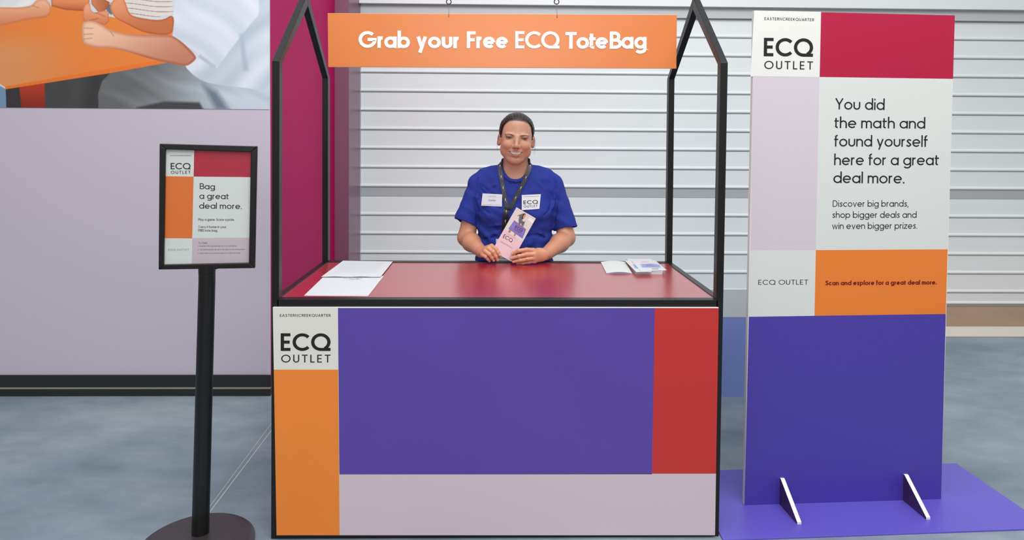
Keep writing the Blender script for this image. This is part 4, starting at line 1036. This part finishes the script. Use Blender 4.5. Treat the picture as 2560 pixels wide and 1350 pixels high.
# ---- shirt
def front_y(G, px, py, off=0.0):
    Y0 = 3.10
    for _ in range(260):
        P_ = W(px, py, Y0); i = np.clip(np.searchsorted(G.xs, P_[0]) - 1, 0, len(G.xs) - 2); j = np.clip(np.searchsorted(G.ys, P_[1]) - 1, 0, len(G.ys) - 2); k = np.clip(np.searchsorted(G.zs, P_[2]) - 1, 0, len(G.zs) - 2)
        if G.F[i:i + 2, j:j + 2, k:k + 2].mean() < off: return Y0
        Y0 += .0013
    return 3.3
def shirt_field():
    st_ = .0030
    G = Field(axis([(TX - .34, TX + .34, st_)]), axis([(3.10, 3.46, .0032)]), axis([(zpx(745), 1.40, st_)]))
    zh_ = zpx(738)
    G.op(torso_fn(0, zh_, 1.45), (TX - .25, 3.0, zh_ - .02), (TX + .25, 3.5, 1.42), .01)
    for sg, cx_ in ((-1, 1243), (1, 1335)):
        G.ell(W(cx_, 530, 3.215), (.072, .072, .062), .035)
        G.cone(W(1288 + sg * 55, 440, 3.275), W(1288 + sg * 90, 460, 3.285), .045, .052, .03)
    G.ell(W(1288, 605, 3.25), (.135, .10, .08), .04)
    for (a, b, hemA, hemB, ra, rb_) in (((1199, 463), (1157, 575), (1132, 545.5), (1189.5, 566.5), .054, .059), ((1380, 463), (1421, 590), (1389, 576.5), (1443.5, 566), .054, .057)):
        A_ = W(a[0], a[1], 3.285); B_ = W(b[0], b[1], 3.265)
        h1 = W(*hemA, 3.265); h2 = W(*hemB, 3.265); hd_ = (h2 - h1); nrm = np.array([hd_[2], 0, -hd_[0]]); nrm /= np.linalg.norm(nrm); nrm = nrm if nrm[2] < 0 else -nrm
        nrm = nrm + np.array([0, -.25, 0]); nrm /= np.linalg.norm(nrm); mid = (h1 + h2) / 2
        ba = B_ - A_; L2 = ba @ ba
        def fn(X, Y, Z, A_=A_, ba=ba, L2=L2, nrm=nrm, mid=mid, ra=ra, rb_=rb_):
            px, py, pz = X - A_[0], Y - A_[1], Z - A_[2]; t = np.clip((px * ba[0] + py * ba[1] + pz * ba[2]) / L2, 0, 1)
            dd = np.sqrt((px - t * ba[0]) ** 2 + (py - t * ba[1]) ** 2 + (pz - t * ba[2]) ** 2); d = dd - (ra + (rb_ - ra) * t)
            pln = (X - mid[0]) * nrm[0] + (Y - mid[1]) * nrm[1] + (Z - mid[2]) * nrm[2]
            inner = smax(d + .0085, -(pln + .045), .004)
            return np.maximum(smax(d, pln, .003), -inner)
        G.op(fn, np.minimum(A_, B_) - .07, np.maximum(A_, B_) + .07, .016)
    # folds
    for (a, b, r_) in (((1192, 492), (1222, 545), .006), ((1186, 470), (1200, 520), .005), ((1205, 470), (1240, 500), .004), ((1388, 490), (1368, 545), .006), ((1393, 470), (1380, 520), .006),
                       ((1215, 590), (1262, 575), .005), ((1220, 612), (1300, 600), .005), ((1318, 600), (1380, 570), .005), ((1330, 622), (1392, 590), .005), ((1225, 565), (1258, 560), .004),
                       ((1250, 455), (1222, 470), .004), ((1330, 440), (1360, 475), .004), ((1150, 500), (1172, 540), .004), ((1425, 500), (1408, 545), .004), ((1140, 530), (1165, 535), .003)):
        for Yq in (3.285,):
            # lay the fold on the front surface: march in y
            def surf(px, py):
                Y0 = 3.12
                for _ in range(80):
                    P_ = W(px, py, Y0)
                    i = np.searchsorted(G.xs, P_[0]); j = np.searchsorted(G.ys, P_[1]); k = np.searchsorted(G.zs, P_[2])
                    if 0 < i < len(G.xs) and 0 < j < len(G.ys) and 0 < k < len(G.zs) and G.F[i, j, k] < 0.0: break
                    Y0 += .003
                return Y0
            ya, yb2 = surf(*a), surf(*b); m_ = ((a[0] + b[0]) / 2, (a[1] + b[1]) / 2); ym = surf(*m_)
            if max(ya, yb2, ym) < 3.33:
                G.cone(W(*a, ya + .003), W(*m_, ym + .002), r_ * .5, r_, .010); G.cone(W(*m_, ym + .002), W(*b, yb2 + .003), r_, r_ * .5, .010)
    # armhole seams: shallow grooves down the front of each sleeve joint
    for path in (((1194, 446), (1188, 470), (1187, 500), (1192, 530), (1196, 556)), ((1386, 446), (1392, 470), (1393, 500), (1389, 532), (1386, 560)), ((1196, 500), (1206, 522), (1222, 534)), ((1384, 500), (1374, 524), (1360, 538)), ((1207, 600), (1240, 592), (1280, 596)), ((1376, 600), (1345, 588), (1312, 592))):
        ps_ = [(x, y, front_y(G, x, y)) for x, y in path]
        for a, b in zip(ps_[:-1], ps_[1:]):
            if max(a[2], b[2]) < 3.36: G.cone(W(*a), W(*b), .0032, .0032, .011, 'sub')
    X, Y, Z = G.xs[:, None, None], G.ys[None, :, None], G.zs[None, None, :]
    amp = .0016 + .0020 * np.clip((1.12 - Z) / .25, 0, 1)
    nf = np.clip((np.hypot((X - TX) / .10, (Z - zpx(430)) / .07) - .9) * 2, 0, 1)
    G.F += nf.astype(np.float32) * (amp * np.sin(Z * 95 + 3.2 * np.sin(X * 17 + 1) + X * 22 * np.sign(TX - X)) * np.sin(X * 31 + Z * 12 + 1.7) + .0006 * np.sin(X * 140 + Z * 60) * np.sin(Z * 110 - X * 50)).astype(np.float32)
    # neck opening
    nc = W(1288, 440, 3.225)
    global NHY, NHB
    yf = front_y(G, 1287, 451); NHB = .066; NHY = yf + NHB
    print('neck front', yf)
    def hole(X, Y, Z):
        q = (np.abs((X - nc[0]) / .0635) ** 2.8 + np.abs((Y - NHY) / NHB) ** 2.8) ** (1 / 2.8); return (q - 1) * .064 + 0 * Z
    G.op(hole, (nc[0] - .08, 3.12, 1.12), (nc[0] + .08, 3.36, 1.45), .004, 'sub')
    zf_, zs_, zk_ = zpx(452.5, yf), zpx(411, NHY), zpx(400, NHY + NHB)
    ring = []
    for t in np.linspace(0, 2 * PI, 25):
        sx_, cx__ = math.sin(t), math.cos(t); sq = lambda v: math.copysign(abs(v) ** .8, v)
        z = zs_ + (zf_ - zs_) * max(0, -sx_) ** 1.3 + (zk_ - zs_) * max(0, sx_) ** 1.3
        ring.append((nc[0] + .0680 * sq(cx__), NHY + (NHB + .004) * sq(sx_), z))
    for sg in (-1, 1): G.cone(W(1288 + sg * 37, 420, 3.268), W(1288 + sg * 76, 438, 3.28), .016, .036, .02)
    for a, b in zip(ring[:-1], ring[1:]): G.cone(a, b, .0070, .0070, .007)
    return G, nc
G, NC = shirt_field()
V, F = G.mesh()
q = np.sqrt(((V[:, 0] - NC[0]) / .0635) ** 2 + ((V[:, 1] - NHY) / NHB) ** 2)
C = np.zeros((len(V), 3)) + np.array([42, 58, 150.])
M_SHIRT = mat('blue_cotton', (38, 52, 142), .78, .25, attr=True, bump=.25, bscale=900)
shirt = obj_col('shirt', V, F, lin_np(C), M_SHIRT, person)
def surfY(px, py, off=0.0):
    return front_y(G, px, py, off)

# ---- trousers and shoes
T_ = Field(axis([(TX - .25, TX + .25, .009)]), axis([(3.10, 3.50, .009)]), axis([(.05, .84, .012)]))
T_.op(torso_fn(.006, .74, zpx(690)), (TX - .25, 3.1, .70), (TX + .25, 3.5, .87), .01)
for sg in (-1, 1):
    T_.cone((TX + sg * .085, 3.31, .80), (TX + sg * .09, 3.32, .42), .098, .068, .03); T_.cone((TX + sg * .09, 3.32, .42), (TX + sg * .09, 3.35, .10), .068, .055, .02)
V, F = T_.mesh(); obj_col('trousers', V, F, None, mat('navy_trousers', (26, 28, 44), .8, .2), person)
for sg in (-1, 1):
    SH = Field(axis([(TX + sg * .095 - .07, TX + sg * .095 + .07, .005)]), axis([(3.12, 3.45, .005)]), axis([(-.02, .13, .005)]))
    SH.cone((TX + sg * .09, 3.37, .045), (TX + sg * .10, 3.20, .034), .042, .038, .01); SH.cone((TX + sg * .09, 3.355, .06), (TX + sg * .09, 3.35, .09), .042, .045, .02)
    SH.op(lambda X, Y, Z: (Z - .002) + 0 * X + 0 * Y, (-9, 2, -9), (9, 4, .01), .001, 'sub')
    V, F = SH.mesh(); obj_col('shoe', V, F, None, mat('black_shoe', (24, 24, 26), .5), person)

# ---- hair
Hh = Field(axis([(HC[0] - .12, HC[0] + .12, .0019)]), axis([(3.07, 3.36, .0022)]), axis([(1.26, 1.56, .0019)]))
Hh.ell(H(-.0005, .016, .0350), (.0835, .0965, .0850), .01, R=HR)
Hh.ell(H(0, .050, -.010), (.0765, .064, .066), .02, R=HR)
Hh.ell(H(0, .118, -.010), (.034, .030, .036), .012, R=HR)
def face_cut(X, Y, Z):
    P_ = np.stack(np.broadcast_arrays(X - HC[0], Y - HC[1], Z - HC[2]), -1) @ HR
    x, y, z = P_[..., 0], P_[..., 1], P_[..., 2]
    r = ((np.abs(x) / .0725) ** 2.9 + (np.abs(z) / .0845) ** 2.9) ** (1 / 2.9)
    d = (r - 1) * .075
    d = np.where(z < -.004, np.minimum(d, np.abs(x) * 0 - .01 + 0 * y), d)
    low = np.maximum(np.abs(x) - .2, z + .012)          # everything below the ear line in front
    ylim = np.where(z > -.01, y - .012, y - .030)
    return smax(np.minimum(d, low), ylim, .018)
Hh.op(face_cut, (HC[0] - .13, 3.05, 1.25), (HC[0] + .13, 3.30, 1.56), .010, 'sub')
X, Y, Z = Hh.xs[:, None, None], Hh.ys[None, :, None], Hh.zs[None, None, :]
angf = np.arctan2(X - HC[0] - .004, Z - HC[2] - .0)
Hh.F += (.0003 * np.sin(angf * 46 + 7 * (Y - 3.1)) + .0003 * np.sin(angf * 77 + 20 * (Y - 3.1)) + .0006 * np.sin(angf * 13 + 14 * (Y - 3.1) + 1)).astype(np.float32)
V, F = Hh.mesh()
an = np.arctan2(V[:, 0] - HC[0] - .004, V[:, 2] - HC[2])
s_ = np.clip(.42 + .22 * np.sin(an * 61 + 30 * (V[:, 1] - 3.1) + 2 * np.sin(an * 17)) + .26 * np.sin(an * 143 + 25 * V[:, 1] + 3 * np.sin(an * 11)) + .2 * snoise(V * np.array([1, .3, 1]), 170), 0, 1.2)
C = np.array([20, 14, 13.])[None] * (1 - s_[:, None] * .9) + np.array([98, 80, 70.])[None] * s_[:, None] * .9
hair = obj_col('hair', V, F, lin_np(np.clip(C, 8, 255)), mat('dark_brown_hair', (50, 36, 32), .42, .35, attr=True), person)
for sg, xs_ in ((-1, (-.082, -.084)), (1, (.083, .087))):
    for k, x0 in enumerate(xs_):
        pts = [H(x0 * 1.00, -.012, .004), H(x0 * 1.05, -.018 - .004 * k, -.025), H(x0 * (1.06 - .03 * k), -.020, -.046), H(x0 * (.99 + .03 * k), -.018, -.062 - .008 * k)]
        sp = spl(pts, 6); MB().tube(sp, [.0006 - .0003 * i / len(sp) for i in range(len(sp))], 6).build('hair_wisp', mat('wisp_brown', (96, 78, 70), .5), hair, smooth=True)

# ---- lanyard
lan = empty('lanyard', W(1268, 470, 3.17), 'black lanyard with small white and red marks round the neck of the person', 'lanyard')
M_LAN = mat('black_satin_ribbon', (27, 33, 41), .34, .5)
def strap(path, wpx, pre=(), name='strap', off=.0035, mstep=7):
    mb = MB(); Ps = []
    # densify
    D = []
    for i in range(len(path) - 1):
        n = max(2, int(math.hypot(path[i + 1][0] - path[i][0], path[i + 1][1] - path[i][1]) / 4))
        for k in range(n): t = k / n; D.append((path[i][0] * (1 - t) + path[i + 1][0] * t, path[i][1] * (1 - t) + path[i + 1][1] * t))
    D.append(path[-1])
    Ys = []
    for (x, y) in D:
        yy = min(surfY(x - wpx * .4, y), surfY(x, y), surfY(x + wpx * .4, y)) if y > 452 else None
        Ys.append(yy)
    first = next(i for i, v in enumerate(Ys) if v is not None)
    y_at = Ys[first]
    for i in range(first):
        t = (D[first][1] - D[i][1]) / max(1, D[first][1] - D[0][1]); Ys[i] = min(y_at + (3.225 - y_at) * t ** 1.2, front_y(G, *D[i]))
    Ys = np.array(Ys)
    Ys = np.array([Ys[max(0, i - 1):i + 2].min() for i in range(len(Ys))])
    for _ in range(5):
        Z_ = Ys.copy(); Z_[1:-1] = (Ys[:-2] + 2 * Ys[1:-1] + Ys[2:]) / 4; Ys = np.minimum(Z_, Ys + .0006)
    mids = [W(*q) for q in pre] + [W(x, y, Y - off) for (x, y), Y in zip(D, Ys)]
    n = len(mids); vs = []
    for i in range(n):
        t = mids[min(i + 1, n - 1)] - mids[max(i - 1, 0)]; t /= np.linalg.norm(t); rr_ = mids[i] - np.array([TX, 3.265, mids[i][2]]) if i < len(pre) + 2 else np.array([0, -1., 0]); rr_ /= np.linalg.norm(rr_); a = np.cross(t, -rr_); a /= np.linalg.norm(a)
        hw_ = wpx / 2 * .00184
        for sx__ in (-1, 1):
            for dd in (0, .0010): vs.append(mids[i] + a * hw_ * sx__ + np.array([0, dd, 0]))
    fs = []
    for i in range(n - 1):
        b_ = 4 * i
        fs += [(b_, b_ + 2, b_ + 6, b_ + 4), (b_ + 1, b_ + 5, b_ + 7, b_ + 3), (b_, b_ + 4, b_ + 5, b_ + 1), (b_ + 2, b_ + 3, b_ + 7, b_ + 6)]
    mb.add(vs, fs)
    for i in range(len(pre) + 3, n - 2, mstep):                      # woven marks: a pale bar and a red dot
        t = mids[i + 1] - mids[i]; t /= np.linalg.norm(t); a = np.cross(t, np.array([0, 1, 0])); a /= np.linalg.norm(a); P_ = mids[i] + np.array([0, -.0006, 0])
        mb.add([P_ - a * .0016, P_ + a * .0012 + t * .001, P_ + a * .0022 - t * .011, P_ - a * .0006 - t * .011], [(0, 1, 2, 3)], 1)
        Q = P_ + t * .006 + a * .002; mb.add([Q + a * .0022 * math.cos(z) + t * .0022 * math.sin(z) for z in np.linspace(0, 2 * PI, 8, endpoint=False)], [tuple(range(8))], 2)
    mb.build(name, [M_LAN, mat('ribbon_white', (200, 205, 210), .5), mat('ribbon_red', (190, 60, 56), .5)], lan, fix=False)
    return D, mids
D1, m1 = strap([(1253, 403), (1250, 412), (1250, 424), (1252.5, 440), (1256, 460), (1260, 484), (1265, 506), (1270, 523)], 10.5, pre=((1272, 398, 3.335), (1264, 398.5, 3.32), (1257, 400, 3.28)))
D2, m2 = strap([(1326, 403), (1326, 412), (1321, 428), (1312, 450), (1299, 475), (1286, 500), (1274, 522)], 10.5, pre=((1304, 397, 3.335), (1312, 397, 3.32), (1320, 399, 3.28)), off=.0055)
D3, m3 = strap([(1266.5, 518), (1265, 535), (1263, 555), (1262, 575), (1261, 598)], 15, off=.0075, mstep=6)
# id card hanging at its end, mostly behind the brochure
YI = 3.105
PI_ = Plane(W(1240, 651, YI), (1, 0, 0), (0, .06, 1))
c_ = [PI_.hit(*p) for p in ((1240, 651.5), (1276, 652), (1276, 598), (1240, 597.5))]
MB().prism([PI_.at(u, v, 0) for u, v in c_], (0, .0014, 0)).build('card_holder', mat('white_card', (214, 220, 226), .4), lan)
mb = MB(); put_text(mb, PI_, 'retail pass', (1247, 646.5), (1268, 646.8), 2.4, w_=.16, n=.0006); mb.build('small_text', M_INK, lan, fix=False)
MB().tube([m3[-1], PI_.at(*PI_.hit(1259, 600), .001)], .002, 8).build('clip', mat('steel_clip', (150, 152, 156), .3, metal=1), lan)

# ---- name badge and sticker on the shirt
def on_shirt(corners, off=.003):
    Y_ = [surfY(*c) for c in corners]; cx_ = sum(c[0] for c in corners) / 4; cy_ = sum(c[1] for c in corners) / 4
    Pm = [W(*c, y) for c, y in zip(corners, Y_)]                  # bl, br, tr, tl
    U_ = ((Pm[1] - Pm[0]) + (Pm[2] - Pm[3])); V__ = ((Pm[3] - Pm[0]) + (Pm[2] - Pm[1]))
    U_[1] *= .6; V__[1] *= .6
    Pc = W(cx_, cy_, min(surfY(cx_, cy_), sum(Y_) / 4)); pl = Plane(Pc, U_, V__); mn = 0
    gridc = [((corners[0][0] * (1 - u) + corners[1][0] * u) * (1 - v) + (corners[3][0] * (1 - u) + corners[2][0] * u) * v, (corners[0][1] * (1 - u) + corners[1][1] * u) * (1 - v) + (corners[3][1] * (1 - u) + corners[2][1] * u) * v) for u in np.linspace(0, 1, 6) for v in np.linspace(0, 1, 6)]
    for c in gridc:
        Pq = W(*c, surfY(*c)); mn = max(mn, (Pq - Pc) @ pl.N)
    return Plane(Pc + pl.N * (mn + off), U_, V__)
nbc = [(1203, 514), (1254.5, 516.5), (1255.5, 486), (1206.5, 483.5)]
pl = on_shirt(nbc, .0015); q_ = [pl.hit(*c) for c in nbc]
nb = empty('name_badge', pl.at(0, 0), 'white rectangular name badge pinned on the blue shirt left of the lanyard', 'badge')
MB().prism([pl.at(u, v, 0) for u, v in q_], pl.N * -.0015).build('plate', mat('badge_white', (222, 226, 236), .4), nb)
mb = MB(); put_text(mb, pl, 'Eunnia', (1222, 503), (1239, 503), 4.6, w_=.13, n=.0006); mb.build('name_text', M_GREYINK, nb, fix=False)
mb = MB(); put_text(mb, pl, 'Help Desk', (1220, 492.5), (1240, 492.5), 3.2, w_=.12, n=.0006); mb.build('small_text', M_LGREYINK, nb, fix=False)
mb = MB()
for a_, b_ in (((1205.5, 511.5), (1253, 513.6)),): mb.add([pl.at(*pl.hit(*a_), .0006), pl.at(*pl.hit(*b_), .0006), pl.at(*pl.hit(b_[0], b_[1] - .8), .0006), pl.at(*pl.hit(a_[0], a_[1] - .8), .0006)], [(0, 1, 2, 3)])
mb.build('edge_line', M_LGREYINK, nb)
stc = [(1304.5, 525.5), (1348.5, 522), (1352, 485.5), (1304.5, 487.5)]
pl = on_shirt(stc, .0015); q_ = [pl.hit(*c) for c in stc]
sk = empty('sticker', pl.at(0, 0), 'square white sticker with black emblem on the blue shirt right of the lanyard', 'sticker')
MB().prism([pl.at(u, v, 0) for u, v in q_], pl.N * -.0012).build('backing', mat('sticker_white', (226, 230, 234), .4), sk)
mb = MB(); put_text(mb, pl, 'EASTERNCREEKQUARTER', (1309, 492.3), (1347, 491.2), 1.6, w_=.14, track=.2, n=.0006)
put_text(mb, pl, 'ECQ', (1309, 511), (1345, 509), 9.5, w_=.15, track=.12, n=.0006); put_text(mb, pl, 'OUTLET', (1309.3, 519.5), (1344, 517.6), 6, w_=.13, track=.22, n=.0006)
mb.build('logo', M_INK, sk, fix=False)

# ---- brochure held in both hands
YBR = 3.028
bc = [(1230, 626.5), (1279, 654.5), (1345, 549), (1292, 518.5)]           # bl br tr tl
Pb = [W(1230, 626.5, YBR), W(1279, 654.5, YBR), W(1345, 549, YBR + .030), W(1292, 518.5, YBR + .030)]
BP = Plane(Pb[0], Pb[1] - Pb[0], Pb[3] - Pb[0])
wb, hb = BP.hit(1279, 654.5)[0], BP.hit(1292, 518.5)[1]
br = empty('brochure', Pb[1], 'pink and grey printed brochure with a purple bag picture, held in both hands', 'brochure')
n1, n2 = 160, 320
U_, V2 = np.meshgrid(np.linspace(0, 1, n1), np.linspace(0, 1, n2), indexing='ij')
bl_ = [([(-5, 105), (105, 105), (105, 60), (-5, 54)], skin((214, 202, 196), (200, 188, 182), .2, 1, 60, 220, 1), 2),
       ([(-5, 74), (60, 60), (105, 62), (105, 47), (-5, 47)], (206, 206, 200), 10),
       ([(20, 47), (30, 47), (32, 53), (22, 55)], (176, 112, 84), 4), ([(50, 47), (58, 47), (58, 54), (50, 54)], (180, 118, 90), 4),
       ([(30, 88), (40, 93), (46, 90), (52, 82), (64, 82), (66, 72), (60, 74), (46, 72), (36, 80)], (86, 92, 96), 4),
       ([(22, 85), (38, 90), (44, 94), (40, 96), (26, 89)], (92, 98, 102), 3),
       ([(40, 96), (50, 98), (54, 93), (52, 86), (44, 84)], (44, 32, 28), 3), ([(47, 96), (54, 96), (55, 90), (50, 87), (46, 90)], (214, 134, 84), 2.5),
       ([(50, 75), (58, 78), (58, 71), (50, 70)], (205, 150, 120), 3),
       ([(62, 84), (64, 84), (72, 68), (70, 68)], (40, 38, 40), 2), ([(52, 80), (54, 80), (72, 68), (69, 68)], (60, 58, 60), 2),
       ([(20, 75), (86, 71), (92, 51), (16, 54)], skin((132, 110, 186), (112, 92, 168), .5, 1, 60, 140, 6), 2),
       ([(72, 96), (98, 94), (98, 88), (72, 89)], (226, 222, 220), 3),
       ([(-5, 49), (105, 45.5), (105, -5), (-5, -5)], (222, 186, 196), 1.2)]
bl_ = [(p, c, s_ / (1 if s_ > 8 else 2.6)) for p, c, s_ in bl_]
C = paint(U_ * 100, V2 * 100, bl_, (212, 202, 198))
Vv = np.array([BP.at(u * wb, v * hb, 0) for u, v in zip(U_.ravel(), V2.ravel())])
I = np.arange(n1 * n2).reshape(n1, n2); Ff = np.stack([I[:-1, :-1], I[1:, :-1], I[1:, 1:], I[:-1, 1:]], -1).reshape(-1, 4)
lf = obj_col('leaflet', Vv, Ff, lin_np(C.reshape(-1, 3)), mat('gloss_print', (220, 200, 200), .35, attr=True), br, smooth=False)
s__ = lf.modifiers.new('thick', 'SOLIDIFY'); s__.thickness = .0012; s__.offset = -1
mb = MB()
def btext(txt, u, v, wd, cap, w_=.12, tr=.09, n=.0006):
    mb.cut()
    st_, W_ = text_strokes(txt, w_, tr); ribbon(mb, BP, st_, u * wb, v * hb, wd * wb / W_, cap * hb, w_, n)
btext('ECQ', .12, .335, .46, .075, .12); btext('ECQ', .38, .625, .36, .052, .14); btext('OUTLET', .38, .580, .36, .030, .11)
mb.build('logo', M_INK, br, fix=False)
mb = MB(); btext('Centre Directory', .12, .235, .62, .026, .1); btext('EASTERNCREEKQUARTER', .16, .44, .5, .011, .1, .2); mb.build('small_text', mat('muted_red_ink', (150, 96, 106), .5), br, fix=False)

# ---- rings on the finger
for k, px in enumerate((1316.0, 1319.0)):
    c0 = W(px, 647.8, YH - .012); ax_ = W(1300, 650.8, YH - .012) - W(1319, 647.5, YH - .012); ax_ /= np.linalg.norm(ax_)
    a_ = np.cross(ax_, [0, 1, 0]); a_ /= np.linalg.norm(a_); b_ = np.cross(ax_, a_)
    ring = [c0 + (a_ * math.cos(z) + b_ * math.sin(z)) * .0101 for z in np.linspace(0, 2 * PI, 24, endpoint=False)]
    o = MB().tube(ring, .0012, 8, True).build('finger_ring', mat('gold', (232, 186, 110), .2, metal=1), smooth=True)
    tag(o, 'thin gold finger ring, the ' + ('outer one nearer the fingertip' if k == 0 else 'inner one nearer the knuckle') + ', beside the brochure', 'ring')
